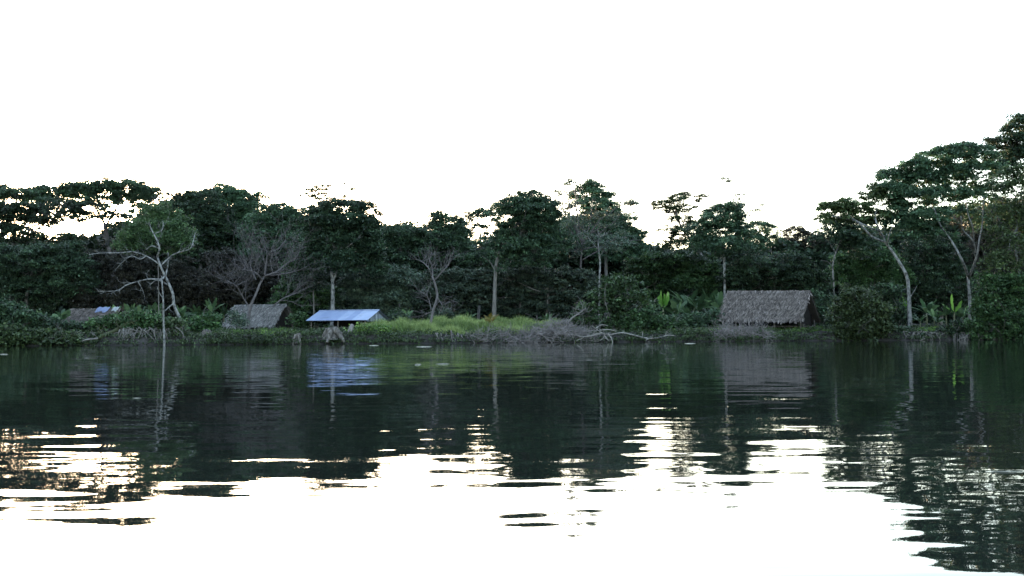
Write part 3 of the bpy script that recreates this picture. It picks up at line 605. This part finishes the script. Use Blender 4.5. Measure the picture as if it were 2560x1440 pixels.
protos = [banana_proto(1), banana_proto(2, 13, 1.5, 0.35), banana_proto(3, 10, 1.9, 0.55), banana_proto(4, 12, 1.2, 0.45)]
used = set()
def banana(px, topy, D, label, k=None, sc_=1.0, group=None):
    SEED[0] += 1; rng = np.random.default_rng(SEED[0])
    k = int(rng.integers(0, 4)) if k is None else k
    o = protos[k] if k not in used else copy_tree(protos[k]); used.add(k)
    p = P(px, topy, D); z = gz(p[0], D); H = max(1.0, p[2] - z)
    s = H / 2.8
    o.location = (p[0], D, z); o.rotation_euler = (0, 0, rng.uniform(0, 6.28)); o.scale = (s * sc_, s * sc_, s)
    tag(o, label, 'banana plant', group)
G1 = 'banana plants behind the left huts'; G2 = 'banana plants beside the big hut'; G3 = 'banana plants under the right-hand trees'
for px, ty, D, lab in [
    (105, 770, 97, 'pale-leaved banana plant left of the half-hidden thatch'),
    (155, 772, 98, 'banana plant touching the left end of the half-hidden thatch'),
    (290, 757, 103, 'banana plant behind the tarp on the half-hidden thatch'),
    (325, 752, 102, 'bright-tipped banana plant right of the half-hidden thatch'),
    (352, 758, 102, 'banana plant just left of the upright dead trunk'),
    (385, 756, 104, 'banana plant behind the upright dead trunk'),
    (455, 758, 103, 'banana plant immediately right of the pale leaning trunk'),
    (495, 762, 104, 'banana plant midway between leaning trunk and second hut'),
    (530, 757, 103, 'tall banana plant left of the second thatched hut'),
    (560, 765, 108, 'banana plant behind the left end of the second hut'),
    (735, 772, 104, 'banana plant at the dark gable of the second hut'),
    (762, 768, 103, 'banana plant against the left tip of the blue roof')]:
    banana(px, ty, D, lab, group=G1)
for px, ty, D, lab in [
    (1015, 768, 100, 'light green banana plant left of the slim bare tree'),
    (985, 778, 101, 'banana plant right of the blue-roofed shed'),
    (1172, 783, 97, 'small banana plant behind the tall grass'),
    (1370, 780, 97, 'small light green banana plant behind the brushwood')]:
    banana(px, ty, D, lab, group='banana plants behind the grass')
for px, ty, D, lab in [
    (1690, 742, 96, 'banana plant right beside the glowing young leaf'),
    (1716, 724, 98, 'tall banana plant second right of the glowing leaf'),
    (1745, 735, 97, 'banana plant midway between glowing leaf and hut'),
    (1775, 728, 99, 'feathery tall banana plant left of the hut ridge'),
    (1800, 745, 98, 'banana plant touching the left edge of the hut roof'),
    (1720, 765, 93, 'low banana plant in front of the thicket left of the hut'),
    (1615, 745, 97, 'banana plant left of the glowing young leaf'),
    (1775, 770, 93, 'low shaded banana plant nearest the hut roof')]:
    banana(px, ty, D, lab, group=G2)
for px, ty, D, lab in [
    (2315, 752, 96, 'banana plant immediately right of the great leaning trunk'),
    (2335, 768, 92, 'broad banana plant low between the two pale trunks'),
    (2365, 772, 94, 'banana plant left of the light upright leaf'),
    (2405, 762, 96, 'banana plant beside the forked white trunk'),
    (2300, 785, 90, 'low banana plant at the foot of the great leaning trunk'),
    (2345, 790, 90, 'low drooping banana plant above the bright strip of grass')]:
    banana(px, ty, D, lab, group=G3)
def young(px, topy, D, label, seed, n=4, wd=0.34):
    o = banana_proto(seed, n, 1.4, 0.75, 'bright', 1.8, wd)
    p = P(px, topy, D); z = gz(p[0], D); s = max(1.0, p[2] - z) / 3.1
    o.location = (p[0], D, z); o.rotation_euler = (0, 0, seed * 1.3); o.scale = (s, s, s); tag(o, label, 'banana plant')
young(1658, 718, 95, 'banana plant with glowing lime-green upright leaves', 21, 4, 0.40)
young(2384, 730, 94, 'banana plant with one light green upright leaf at right', 22, 3, 0.30)
young(2252, 735, 95, 'light green banana plant just left of the great leaning trunk', 23, 4, 0.28)

def palm(px, topy, D, label):
    rng = np.random.default_rng(77); p = P(px, topy, D); z = gz(p[0], D); H = p[2] - z
    root = empty('small_palm', (p[0], D, z), label, 'palm')
    sb = MB(); sb.tube([(p[0], D, z - 0.1), (p[0], D, z + H * 0.3)], [0.07, 0.05], k=7); sb.build('stem', M['stem'], root)
    lb = MB()
    for i in range(10):
        a = i * 2.4; el = R(rng.uniform(30, 80)); d = np.array((math.cos(a) * math.cos(el), math.sin(a) * math.cos(el), math.sin(el)))
        q = np.array((p[0], D, z + H * 0.3)); L = 1.15; side = np.array((-math.sin(a), math.cos(a), 0))
        for j in range(12):
            q = q + d * L / 12; d = d + np.array((0, 0, -0.09)); d /= np.linalg.norm(d); w2 = 0.34 * math.sin((j + 2) / 14 * 3.1)
            for sg in (-1, 1):
                tip = q + side * sg * w2 + d * 0.16 + np.array((0, 0, -0.05))
                lb.add([q - d * 0.03, tip, q + d * 0.05], None, [(0, 1, 2)], tint=rng.random())
    lb.build('fronds', M['palm'], root)
palm(1226, 785, 87.5, 'small yellowing palm rising from the green grass')

# ------------------------------------------------------------------ grass and ground cover (uncountable)
def blades(name, mat, label, spots, seed):
    rng = np.random.default_rng(seed); mb = MB()
    for (x0, x1, D0, D1, n, h0, h1) in spots:
        D = rng.uniform(D0, D1, n); px = rng.uniform(x0, x1, n); X = (px - 1280) / F * D
        edge = np.clip(np.minimum(px - x0, x1 - px) / 40, 0.25, 1)
        patch = 0.75 + 0.35 * np.sin(X * 1.7 + D) * np.sin(D * 1.3 - X * 0.6)
        h = rng.uniform(h0, h1, n) * edge * patch
        b = np.stack([X, D, ground_z(X, D) - 0.03], 1); a = rng.random(n) * 6.28; w2 = rng.uniform(0.015, 0.04, n)
        s = np.stack([np.cos(a), np.sin(a), 0 * a], 1) * w2[:, None]
        lean = rng.normal(size=(n, 3)) * (h * 0.32)[:, None]; lean[:, 2] = h
        mid = b + lean * np.array((0.4, 0.4, 0.6)); tip = b + lean
        v = np.stack([b - s, b + s, mid + s * 0.8, mid - s * 0.8, tip], 1).reshape(-1, 3); i = np.arange(n) * 5
        mb.add(v, np.stack([i, i + 1, i + 2, i + 3], 1), np.stack([i + 3, i + 2, i + 4], 1),
               np.repeat(np.clip(0.5 + 0.25 * np.sin(X * 0.9 + D * 1.1) + rng.normal(0, 0.15, n), 0, 1), 5))
    tag(mb.build(name, M[mat]), label, kind='stuff')
blades('tall_grass', 'grass', 'tall green grass along the middle of the bank', [(870, 1440, 86.3, 95, 42000, 0.5, 1.05), (1000, 1350, 85.6, 88, 6000, 0.4, 0.8)], 31)
blades('short_grass', 'lawn', 'short bright grass on the bank tops', [(535, 780, 86, 92, 12000, 0.15, 0.4), (1900, 2090, 86.3, 91, 10000, 0.12, 0.35), (2285, 2425, 86.3, 91, 8000, 0.12, 0.35), (1640, 1830, 86, 89, 6000, 0.1, 0.3)], 32)
def cover():
    rng = np.random.default_rng(33); mb = MB(); n = 9000
    X = rng.uniform(-58, 58, n); Y = shore(X) + 0.05 + rng.random(n) ** 2.2 * 9
    keep = rng.random(n) < np.interp(X, [-58, -36, -34, -29, -27, -20, -8, 0, 14, 24, 30, 58], [1, 1, .35, .35, .9, .9, .8, .45, .8, .7, .35, .35]); X = X[keep]; Y = Y[keep]; n = len(X)
    k = 14; ii = np.repeat(np.arange(n), k); c = np.stack([X, Y, ground_z(X, Y) + rng.uniform(0.02, 0.28, n)], 1)
    pts = c[ii] + rng.normal(size=(len(ii), 3)) * np.array((0.22, 0.22, 0.09))
    leaves(mb, pts, rng.uniform(0.05, 0.12, len(ii)), rng, tint=np.clip(rng.normal(0.45, 0.2, n)[ii] + rng.normal(0, .1, len(ii)), 0, 1))
    tag(mb.build('ground_cover', M['cover']), 'low leafy plants creeping over the muddy bank', kind='stuff')
cover()

# ------------------------------------------------------------------ thatched huts and the shed
def thatched_hut(name, label, center, yaw, L, run, eave, ridge, mat, seed, courses=18, step=0.045, posts=True, dz=0.0):
    rng = np.random.default_rng(seed); root = empty(name, (*center, gz(*center)), label, 'hut'); root_loc = Vector(root.location)
    Rz = np.array(Matrix.Rotation(yaw, 3, 'Z')); off = np.array(root_loc)
    def T(v):
        v = np.array(v, float)
        v[..., 2] -= dz * (v[..., 0] / L + 0.5) * np.clip(v[..., 2], 0, 1)      # the old roof sags to its right
        return v @ Rz.T + off
    # solid roof: two slabs meeting at the ridge
    rb = MB()
    for sg in (-1, 1):
        ov = 0.25
        a0 = np.array((-L / 2, 0, ridge)); e0 = np.array((-L / 2 - 0.10, sg * run, eave)); a1 = np.array((L / 2, 0, ridge)); e1 = np.array((L / 2 + 0.05, sg * run, eave))
        dn = np.array((0, 0, -0.16)); v = [a0, e0, e1, a1, a0 + dn, e0 + dn, e1 + dn, a1 + dn]
        rb.add(T(v), [(0, 1, 2, 3), (4, 7, 6, 5), (1, 5, 6, 2), (0, 4, 5, 1), (3, 2, 6, 7)], tint=0.0)
        n = int(L / step)
        sl = np.array((0, sg * run, eave - ridge)); sln = np.linalg.norm(sl); sd_ = sl / sln; nrm = np.cross(np.array((1, 0, 0)), sd_) * (1 if np.cross(np.array((1, 0, 0)), sd_)[2] > 0 else -1)
        for ci in range(courses):
            u0 = ci / courses
            x = np.linspace(-L / 2 - 0.06, L / 2 + 0.04, n) + rng.normal(0, 0.03, n); m = len(x)
            ln = sln / courses * rng.uniform(1.3, 2.6, m)
            if ci == courses - 1: ln *= rng.uniform(0.9, 1.5, m)
            st = a0 * np.array((0, 1, 1)) + sd_ * (sln * u0 + rng.normal(0, 0.05, m))[:, None] + nrm * 0.03; st[:, 0] = x
            dr = sd_ + rng.normal(size=(m, 3)) * np.array((0.42, 0.04, 0.04)) + nrm * rng.uniform(0.0, 0.28, m)[:, None]
            en = st + dr * ln[:, None] + nrm * 0.035
            if ci == courses - 1: en[:, 2] -= rng.uniform(0, 0.12, m)
            wv = rng.uniform(0.02, 0.055, m)[:, None] * np.array((1, 0, 0))
            v = np.stack([st - wv, st + wv, en + wv * 0.7, en - wv * 0.7], 1).reshape(-1, 3)
            band = 0.12 * math.sin(ci * 1.9 + seed)
            rb.add(T(v), np.arange(4 * m).reshape(m, 4), tint=np.repeat(np.clip(rng.normal(0.34 + band, 0.26, m), 0, 1), 4))
    roof = rb.build('thatch_roof', M[mat], root)
    cb = MB(); m = int(L / 0.04)
    x = np.linspace(-L / 2, L / 2, m)
    for sg in (-1, 1):
        st = np.stack([x + rng.normal(0, .02, m), np.full(m, -sg * 0.02), np.full(m, ridge + 0.07)], 1); en = st + np.stack([rng.normal(0, .05, m), sg * rng.uniform(0.12, 0.24, m), -rng.uniform(0.10, 0.2, m)], 1)
        wv = np.array((0.04, 0, 0)); v = np.stack([st - wv, st + wv, en + wv, en - wv], 1).reshape(-1, 3)
        cb.add(T(v), np.arange(4 * m).reshape(m, 4), tint=np.repeat(rng.uniform(0.2, 0.7, m), 4))
    pole = np.stack([np.linspace(-L / 2 - 0.08, L / 2 + 0.1, 8), np.zeros(8), np.full(8, ridge + 0.06)], 1); cb.tube(T(pole), 0.05, k=7)
    cb.build('ridge_cap', M['ridge'], roof)
    # palm-slat walls, interior shade put into their colour; open front
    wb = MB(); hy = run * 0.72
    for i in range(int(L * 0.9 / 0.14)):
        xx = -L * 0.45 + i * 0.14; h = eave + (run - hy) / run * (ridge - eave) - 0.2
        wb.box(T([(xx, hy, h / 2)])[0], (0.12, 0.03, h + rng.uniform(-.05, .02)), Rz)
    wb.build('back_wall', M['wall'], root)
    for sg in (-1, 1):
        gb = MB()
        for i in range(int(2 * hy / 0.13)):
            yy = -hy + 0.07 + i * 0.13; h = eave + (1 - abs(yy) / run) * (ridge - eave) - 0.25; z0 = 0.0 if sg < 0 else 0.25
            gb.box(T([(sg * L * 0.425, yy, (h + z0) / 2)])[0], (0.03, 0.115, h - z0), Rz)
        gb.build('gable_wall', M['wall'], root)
    if posts:
        for px_ in (-0.46, -0.15, 0.15, 0.46):
            for sg in (-1, 1):
                pb = MB(); b = np.array((px_ * L + 0.02, sg * (hy + 0.09), -0.2)); pb.tube(T([b, b + (0.01, 0, 0.5), b + (0, 0, eave + 0.35)]), [0.075, 0.07, 0.06], k=7)
                pb.build('post', M['wood'], root)
    fb = MB(); fb.box(T([(0, 0, 0.22)])[0], (L * 0.86, hy * 1.9, 0.08), Rz); fb.build('floor', M['wood'], root)
    bb = MB(); q = T([(-L / 2 + .1, -hy - 0.16, eave + 0.2), (L / 2 + .1, -hy - 0.16, eave + 0.22)]); bb.tube(q, 0.05, k=6)
    bb.build('beam', M['wood'], root)
    return root

def place(px, D): p = P(px, 800, D); return (float(p[0]), D)
# big hut at right: ridge x 1825-2027, y 734; eave y ~806
thatched_hut('thatched_hut', 'large grey thatched hut near the water at right, roof whole and unobstructed', place(1922, 91.0), R(-35), 7.8, 2.5, 0.85, 3.6, 'thatch', 3, dz=0.2)
thatched_hut('thatched_hut', 'smaller pale thatched hut behind the bare mauve tree at left', place(651, 102), R(-17), 5.9, 2.3, 0.55, 2.75, 'thatchpale', 4, 14)
hutD = thatched_hut('thatched_hut', 'half-hidden thatched hut with tarp patches at far left', place(240, 101), R(-15), 5.9, 2.3, 0.75, 2.55, 'thatch', 6, 14)
# tarps lying on the half-hidden hut's roof
def tarp(label, mat, x0, x1, u0, u1, seed):
    rng = np.random.default_rng(seed); hl = np.array(hutD.location); Rz = np.array(Matrix.Rotation(R(-15), 3, 'Z')); mb = MB(); nx, ny = 12, 6; v = []
    for top in (1, 0):
        for j in range(ny):
            for i in range(nx):
                x = x0 + (x1 - x0) * i / (nx - 1) + rng.normal(0, .02); u = u0 + (u1 - u0) * j / (ny - 1) + (0.05 * math.sin(i * 0.9) if j == ny - 1 else 0)
                v.append(np.array((x, -2.3 * u - 0.05, 2.55 - 1.8 * u + 0.16 + 0.03 * math.sin(i * 1.3 + j) - (0 if top else 0.012))))
    v = np.array(v) @ Rz.T + hl; q = []; N = nx * ny
    for j in range(ny - 1):
        for i in range(nx - 1):
            a = j * nx + i; q += [(a, a + nx, a + nx + 1, a + 1), (N + a, N + a + 1, N + a + nx + 1, N + a + nx)]
    o = mb.add(v, q) or mb.build('tarp', M[mat], smooth_=True); tag(o, label, 'tarp')
tarp('blue tarp patch spread on the half-hidden thatched roof', 'tarp', 0.35, 1.75, 0.0, 0.28, 1)
tarp('small pale tarp at the right end of the half-hidden thatch', 'tarpw', 2.2, 2.85, 0.0, 0.22, 2)

def shed():
    D = 94.5; c = place(873, D); yaw = R(-18); L, run, eave, ridge = 6.4, 2.6, 1.0, 1.98
    root = empty('metal_roofed_shed', (*c, gz(*c)), 'open shed with corrugated zinc roof coloured with reflected sky blue behind the stump', 'shed'); off = np.array(root.location); Rz = np.array(Matrix.Rotation(yaw, 3, 'Z'))
    T = lambda v: np.asarray(v, float) @ Rz.T + off
    rb = MB(); n = 240; x = np.linspace(-L / 2, L / 2, n); cor = 0.022 * np.sin(x * 2 * np.pi / 0.12)
    for sg in (-1, 1):
        r_ = np.stack([x, np.full(n, sg * 0.01), ridge + cor], 1); e_ = np.stack([x, np.full(n, sg * run), eave + cor], 1)
        dn = np.array((0, 0, -0.01)); v = np.vstack([r_, e_, r_ + dn, e_ + dn]); i = np.arange(n - 1)
        rb.add(v @ np.eye(3), np.vstack([np.stack([i, i + 1, n + i + 1, n + i], 1), np.stack([2 * n + i, 3 * n + i, 3 * n + i + 1, 2 * n + i + 1], 1), np.stack([n + i, n + i + 1, 3 * n + i + 1, 3 * n + i], 1)]))
    # local mesh so the sheet pattern follows the roof
    o = rb.build('metal_roof', M['zinc']); o.parent = root; o.rotation_euler = (0, 0, yaw)
    cb = MB(); cb.add([(-L / 2 - .02, -0.16, ridge - .015), (L / 2 + .02, -0.16, ridge - .015), (L / 2 + .02, 0, ridge + .06), (-L / 2 - .02, 0, ridge + .06), (L / 2 + .02, 0.16, ridge - .015), (-L / 2 - .02, 0.16, ridge - .015)], [(0, 1, 2, 3), (3, 2, 4, 5)])
    k = cb.build('ridge_cap', M['zinc']); k.parent = o
    for sg in (-1, 1):
        gb = MB(); m = 14
        for i in range(m):
            yy = -run + 0.5 + i * (2 * run - 1.0) / (m - 1); h = (1 - abs(yy) / run) * (ridge - eave)
            gb.box(T([(sg * (L / 2 - 0.25), yy, eave - 0.12 + h / 2)])[0], (0.025, 0.16 + 0.1 * ((i * 7) % 3 == 0), max(h - 0.02, 0.1)), Rz)
        gb.build('gable_boards', M['plank'], root)
    for xx in (-0.44, 0, 0.44):
        for sg in (-1, 1):
            pb = MB(); b = np.array((xx * L, sg * (run - 0.35), -0.2)); pb.tube(T([b, b + (0, 0, eave + 0.3)]), 0.06, k=7); pb.build('post', M['wood'], root)
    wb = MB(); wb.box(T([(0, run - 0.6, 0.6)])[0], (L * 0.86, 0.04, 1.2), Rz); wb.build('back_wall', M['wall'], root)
    fb = MB(); fb.box(T([(0, 0, 0.3)])[0], (L * 0.84, run * 1.5, 0.08), Rz); fb.build('floor', M['wood'], root)
    eb = MB(); eb.tube(T([(-L / 2 + .05, -run + 0.3, eave + 0.02), (L / 2 - .05, -run + 0.3, eave + 0.02)]), 0.05, k=6); eb.build('beam', M['wood'], root)
shed()

# posts by the big hut
def post(px, py, D, label, h, r):
    p = P(px, py, D); z = gz(p[0], D); mb = MB(); mb.tube([(p[0], D, z - 0.2), (p[0] + .01, D, z + h * .5), (p[0], D, z + h - .02), (p[0], D, z + h)], [r * 1.1, r, r, r * .9], k=9)
    tag(mb.build('cut_post', M['stump'], smooth_=False), label, 'post')
post(2008, 815, 88.2, 'short thick cut post before the right corner of the big hut', 0.55, 0.17)
post(1962, 815, 88.2, 'thin short stake in the grass before the big hut', 0.5, 0.06)
post(1905, 815, 88.4, 'pale-topped stake under the middle of the big hut eave', 0.6, 0.07)

# ------------------------------------------------------------------ stumps, logs, dead wood on the bank
def stump(px, D, label, h, r, nr, seed, mat='stump'):
    rng = np.random.default_rng(seed); p = P(px, 850, D); x, z = p[0], max(gz(p[0], D), 0.05)
    mb = MB(); k = 14; an = np.arange(k) / k * 6.283; but = 1 + 0.35 * np.sin(an * 5 + seed) * 1.0
    rings = []
    for t in (0, 0.25, 0.55, 0.85, 1.0):
        rr = r * (1.0 + 1.1 * (1 - t) ** 2 * np.clip(but, .7, 2)) * 0.55 * (1 + rng.normal(0, .05, k)); top = h * t + (rng.normal(0, .07, k) * h if t == 1 else 0)
        rings.append(np.stack([x + np.cos(an) * rr, D + np.sin(an) * rr, np.full(k, z - 0.15) + top], 1))
    v = np.vstack(rings + [np.array([(x, D, z + h * 0.75)])]); q = []
    for i in range(4):
        for j in range(k): q.append((i * k + j, i * k + (j + 1) % k, (i + 1) * k + (j + 1) % k, (i + 1) * k + j))
    mb.add(v, q, [(4 * k + j, 4 * k + (j + 1) % k, 5 * k) for j in range(k)])
    for i in range(nr):                                      # buttress roots running down and out
        a = i / nr * 6.283 + rng.normal() * 0.35; R_ = r * rng.uniform(1.1, 2.3); hh = h * rng.uniform(.45, .95)
        q_ = [(x + math.cos(a) * r * .35, D + math.sin(a) * r * .35, z + hh), (x + math.cos(a) * R_ * .55, D + math.sin(a) * R_ * .55, z + hh * rng.uniform(.35, .6)), (x + math.cos(a) * R_, D + math.sin(a) * R_, z - 0.4)]
        pts, rr = interp_path(q_, [r * .42, r * .30, r * .14], 6); rr = rr * (1 + rng.normal(0, .08, len(rr))); mb.tube(pts, rr, k=7)
    tag(mb.build('tree_stump', M[mat], smooth_=True), label, 'stump')
stump(830, 84.9, 'big grey buttressed stump on the bank below the blue roof', 0.85, 0.80, 7, 1)
stump(742, 84.5, 'small dark rooty stump at the waterline left of big stump', 0.7, 0.4, 6, 2)
stump(518, 85.4, 'short pale split stump right of the pale leaning trunk', 0.65, 0.42, 6, 5)
stump(880, 86.0, 'grey clump of dead roots right beside the big stump', 0.9, 0.3, 9, 8, 'twig')

def log(name, label, cat, path, D, w0, w1, mat, kids=0, seed=1, dd=0.0):
    rng = np.random.default_rng(seed); s = D / F; n = len(path)
    q = np.array([P(x, y, D + dd * i / n) for i, (x, y) in enumerate(path)]); a, b = interp_path(q, np.linspace(w0, w1, n) * s / 2, 5)
    b = b * (1 + rng.normal(0, .06, len(b))); mb = MB(); mb.tube(a, b, k=8)
    for _ in range(kids):
        i = rng.integers(2, len(a)); v = rng.normal(size=3); v[2] = abs(v[2]) * .4; twigs(mb, a[i], v, rng.uniform(.5, 1.1), b[i] * .4, 1, rng, minr=.012)
    return tag(mb.build(name, M[mat], smooth_=True), label, cat)
log('fallen_log', 'mossy fallen log sloping from the bank into water at left', 'log', [(205, 864), (235, 852), (262, 838), (290, 826), (322, 806)], 84.2, 8, 11, 'moss', 9, 1, 1.5)
log('fallen_log', 'thin grey log lying beside the mossy log at the waterline', 'log', [(165, 864), (190, 858), (215, 850), (245, 846)], 83.9, 4, 5, 'twig', 3, 2, 0.6)
def roots(label, px0, px1, D, n, seed, mat, top):
    rng = np.random.default_rng(seed); mb = MB()
    for _ in range(n):
        x = rng.uniform(px0, px1); yt = rng.uniform(top, top + 16); a = P(x, yt, D + 0.5); b = P(x + rng.normal() * 14, 868, D - rng.uniform(0, .5)); b[2] = -0.25
        mb.tube(limb(a, b, rng, 6, .18, .1), np.linspace(.045, .02, 6) * rng.uniform(.6, 1.5), k=5, cap=False)
    tag(mb.build('exposed_roots', M[mat]), label, 'roots')
roots('dark tangle of exposed roots under the bank by the mossy log', 300, 440, 84.2, 90, 3, 'bark', 818)
roots('exposed roots hanging down the muddy bank right of stump', 1085, 1190, 84.6, 50, 4, 'twig', 832)
roots('dark roots trailing from the bank below the leaning trunk', 2250, 2400, 84.9, 60, 6, 'bark', 828)
roots('dark roots trailing from the bank at far right', 2400, 2560, 84.6, 60, 7, 'bark', 830)

def brush(label, cx, D, w, h, n, seed, mat='twig', d=1.6):
    rng = np.random.default_rng(seed); mb = MB(); s = D / F; c = P(cx, 850, D)
    for _ in range(n):
        u = rng.uniform(-1, 1); hh = h * s * (1 - abs(u) ** 1.6) * rng.random() ** .7
        p = np.array((c[0] + u * w * s, D + rng.uniform(-.5, .5) * d, 0)); p[2] = max(gz(p[0], p[1]), 0) * .7 + hh
        a = rng.uniform(0, 6.28); el = rng.normal(.15, .35); v = np.array((math.cos(a), math.sin(a) * .6, math.sin(el)))
        twigs(mb, p - v * .4, v, rng.uniform(.5, 1.5), rng.uniform(.012, .035), 1, rng, .6, 0, (1, 3), 4, .009)
    tag(mb.build('brushwood_pile', M[mat]), label, 'brushwood')
brush('big tangled pile of grey dead brushwood at the water in the middle', 1390, 85.0, 100, 38, 560, 1)
brush('low spread of dead twigs left of the big brushwood pile', 1262, 84.7, 80, 14, 230, 2)
brush('grey mound of dead twigs on the bank before the big hut', 1850, 85.6, 75, 22, 380, 3)

fb = MB(); rng = np.random.default_rng(12); Df = 84.0; s = Df / F
for w0, pth in [(5, [(1655, 843), (1620, 846), (1585, 838), (1555, 832), (1525, 836), (1505, 832), (1480, 815)]), (4, [(1505, 832), (1470, 840), (1440, 852)]), (5, [(1520, 834), (1528, 845), (1532, 856)]), (4, [(1512, 834), (1508, 845), (1495, 853), (1478, 852)]),
                (4, [(1512, 840), (1520, 850), (1524, 853)]), (4, [(1622, 846), (1616, 850), (1614, 856)]), (4, [(1655, 843), (1670, 838), (1690, 840)]), (4, [(1498, 826), (1520, 824), (1540, 828)]), (3, [(1490, 820), (1505, 812), (1520, 815)]), (4, [(1440, 838), (1460, 842), (1500, 836)])]:
    q = px_path(pth, Df, rng, .25); a, b = interp_path(q, np.linspace(w0, w0 * .4, len(q)) * s * .42, 5); fb.tube(a, b, k=7)
    for i in range(3, len(a), 4): twigs(fb, a[i], rng.normal(size=3) * np.array((1, .6, .5)) + np.array((0, 0, .4)), rng.uniform(.25, .6), b[i] * .4, 1, rng, minr=.009)
tag(fb.build('fallen_branch', M['white'], smooth_=True), 'bleached white forked branch fallen along the waterline', 'branch')
log('dead_branch', 'dead grey branch sticking up out of the brushwood pile', 'branch', [(1400, 838), (1425, 800), (1450, 782), (1465, 770)], 85.4, 5, 2, 'twig', 8, 5)

# pale slivers standing in for sky-reflecting ripples, plus two floating twigs
for i, (px, py, wd, lab) in enumerate([(10, 886, 20, 'pale sliver standing in for a sky glint at the left edge of the river'), (1107, 910, 34, 'pale sky-glint sliver on dark water under the slim bare tree'), (1045, 911, 16, 'short pale sky-glint sliver left of the longer one'),
        (1060, 867, 40, 'long pale sky-glint sliver close by the grassy bank'), (935, 864, 24, 'pale sky-glint sliver below the blue roof'), (1725, 859, 28, 'pale sky-glint sliver left of the hut reflection'), (2025, 852, 46, 'pale sky-glint sliver below the right end of the hut'), (342, 996, 22, 'small floating twig in the dark reflection at left'), (2515, 1180, 80, 'thin pale twig floating nearest, at right')]):
    d = CM @ Vector(((px - 1280) / F, -(py - 720) / F, -1)); t = -CAMZ / d.z; c = np.array((d.x * t, d.y * t, 0.0)); Lm = wd * c[1] / F
    mb = MB(); nn = 7; rng = np.random.default_rng(i); q = np.stack([c[0] + np.linspace(-.5, .5, nn) * Lm, c[1] + rng.normal(0, .02, nn) * Lm, np.full(nn, 0.003 + .0003 * c[1] * .5)], 1)
    mb.tube(q, np.maximum(.0015, .00035 * c[1] * np.sin(np.linspace(.3, 2.9, nn))), k=6); tag(mb.build('glint_twig_sliver', M['glint_twig']), lab, 'flotsam', 'pale bits floating on the river')
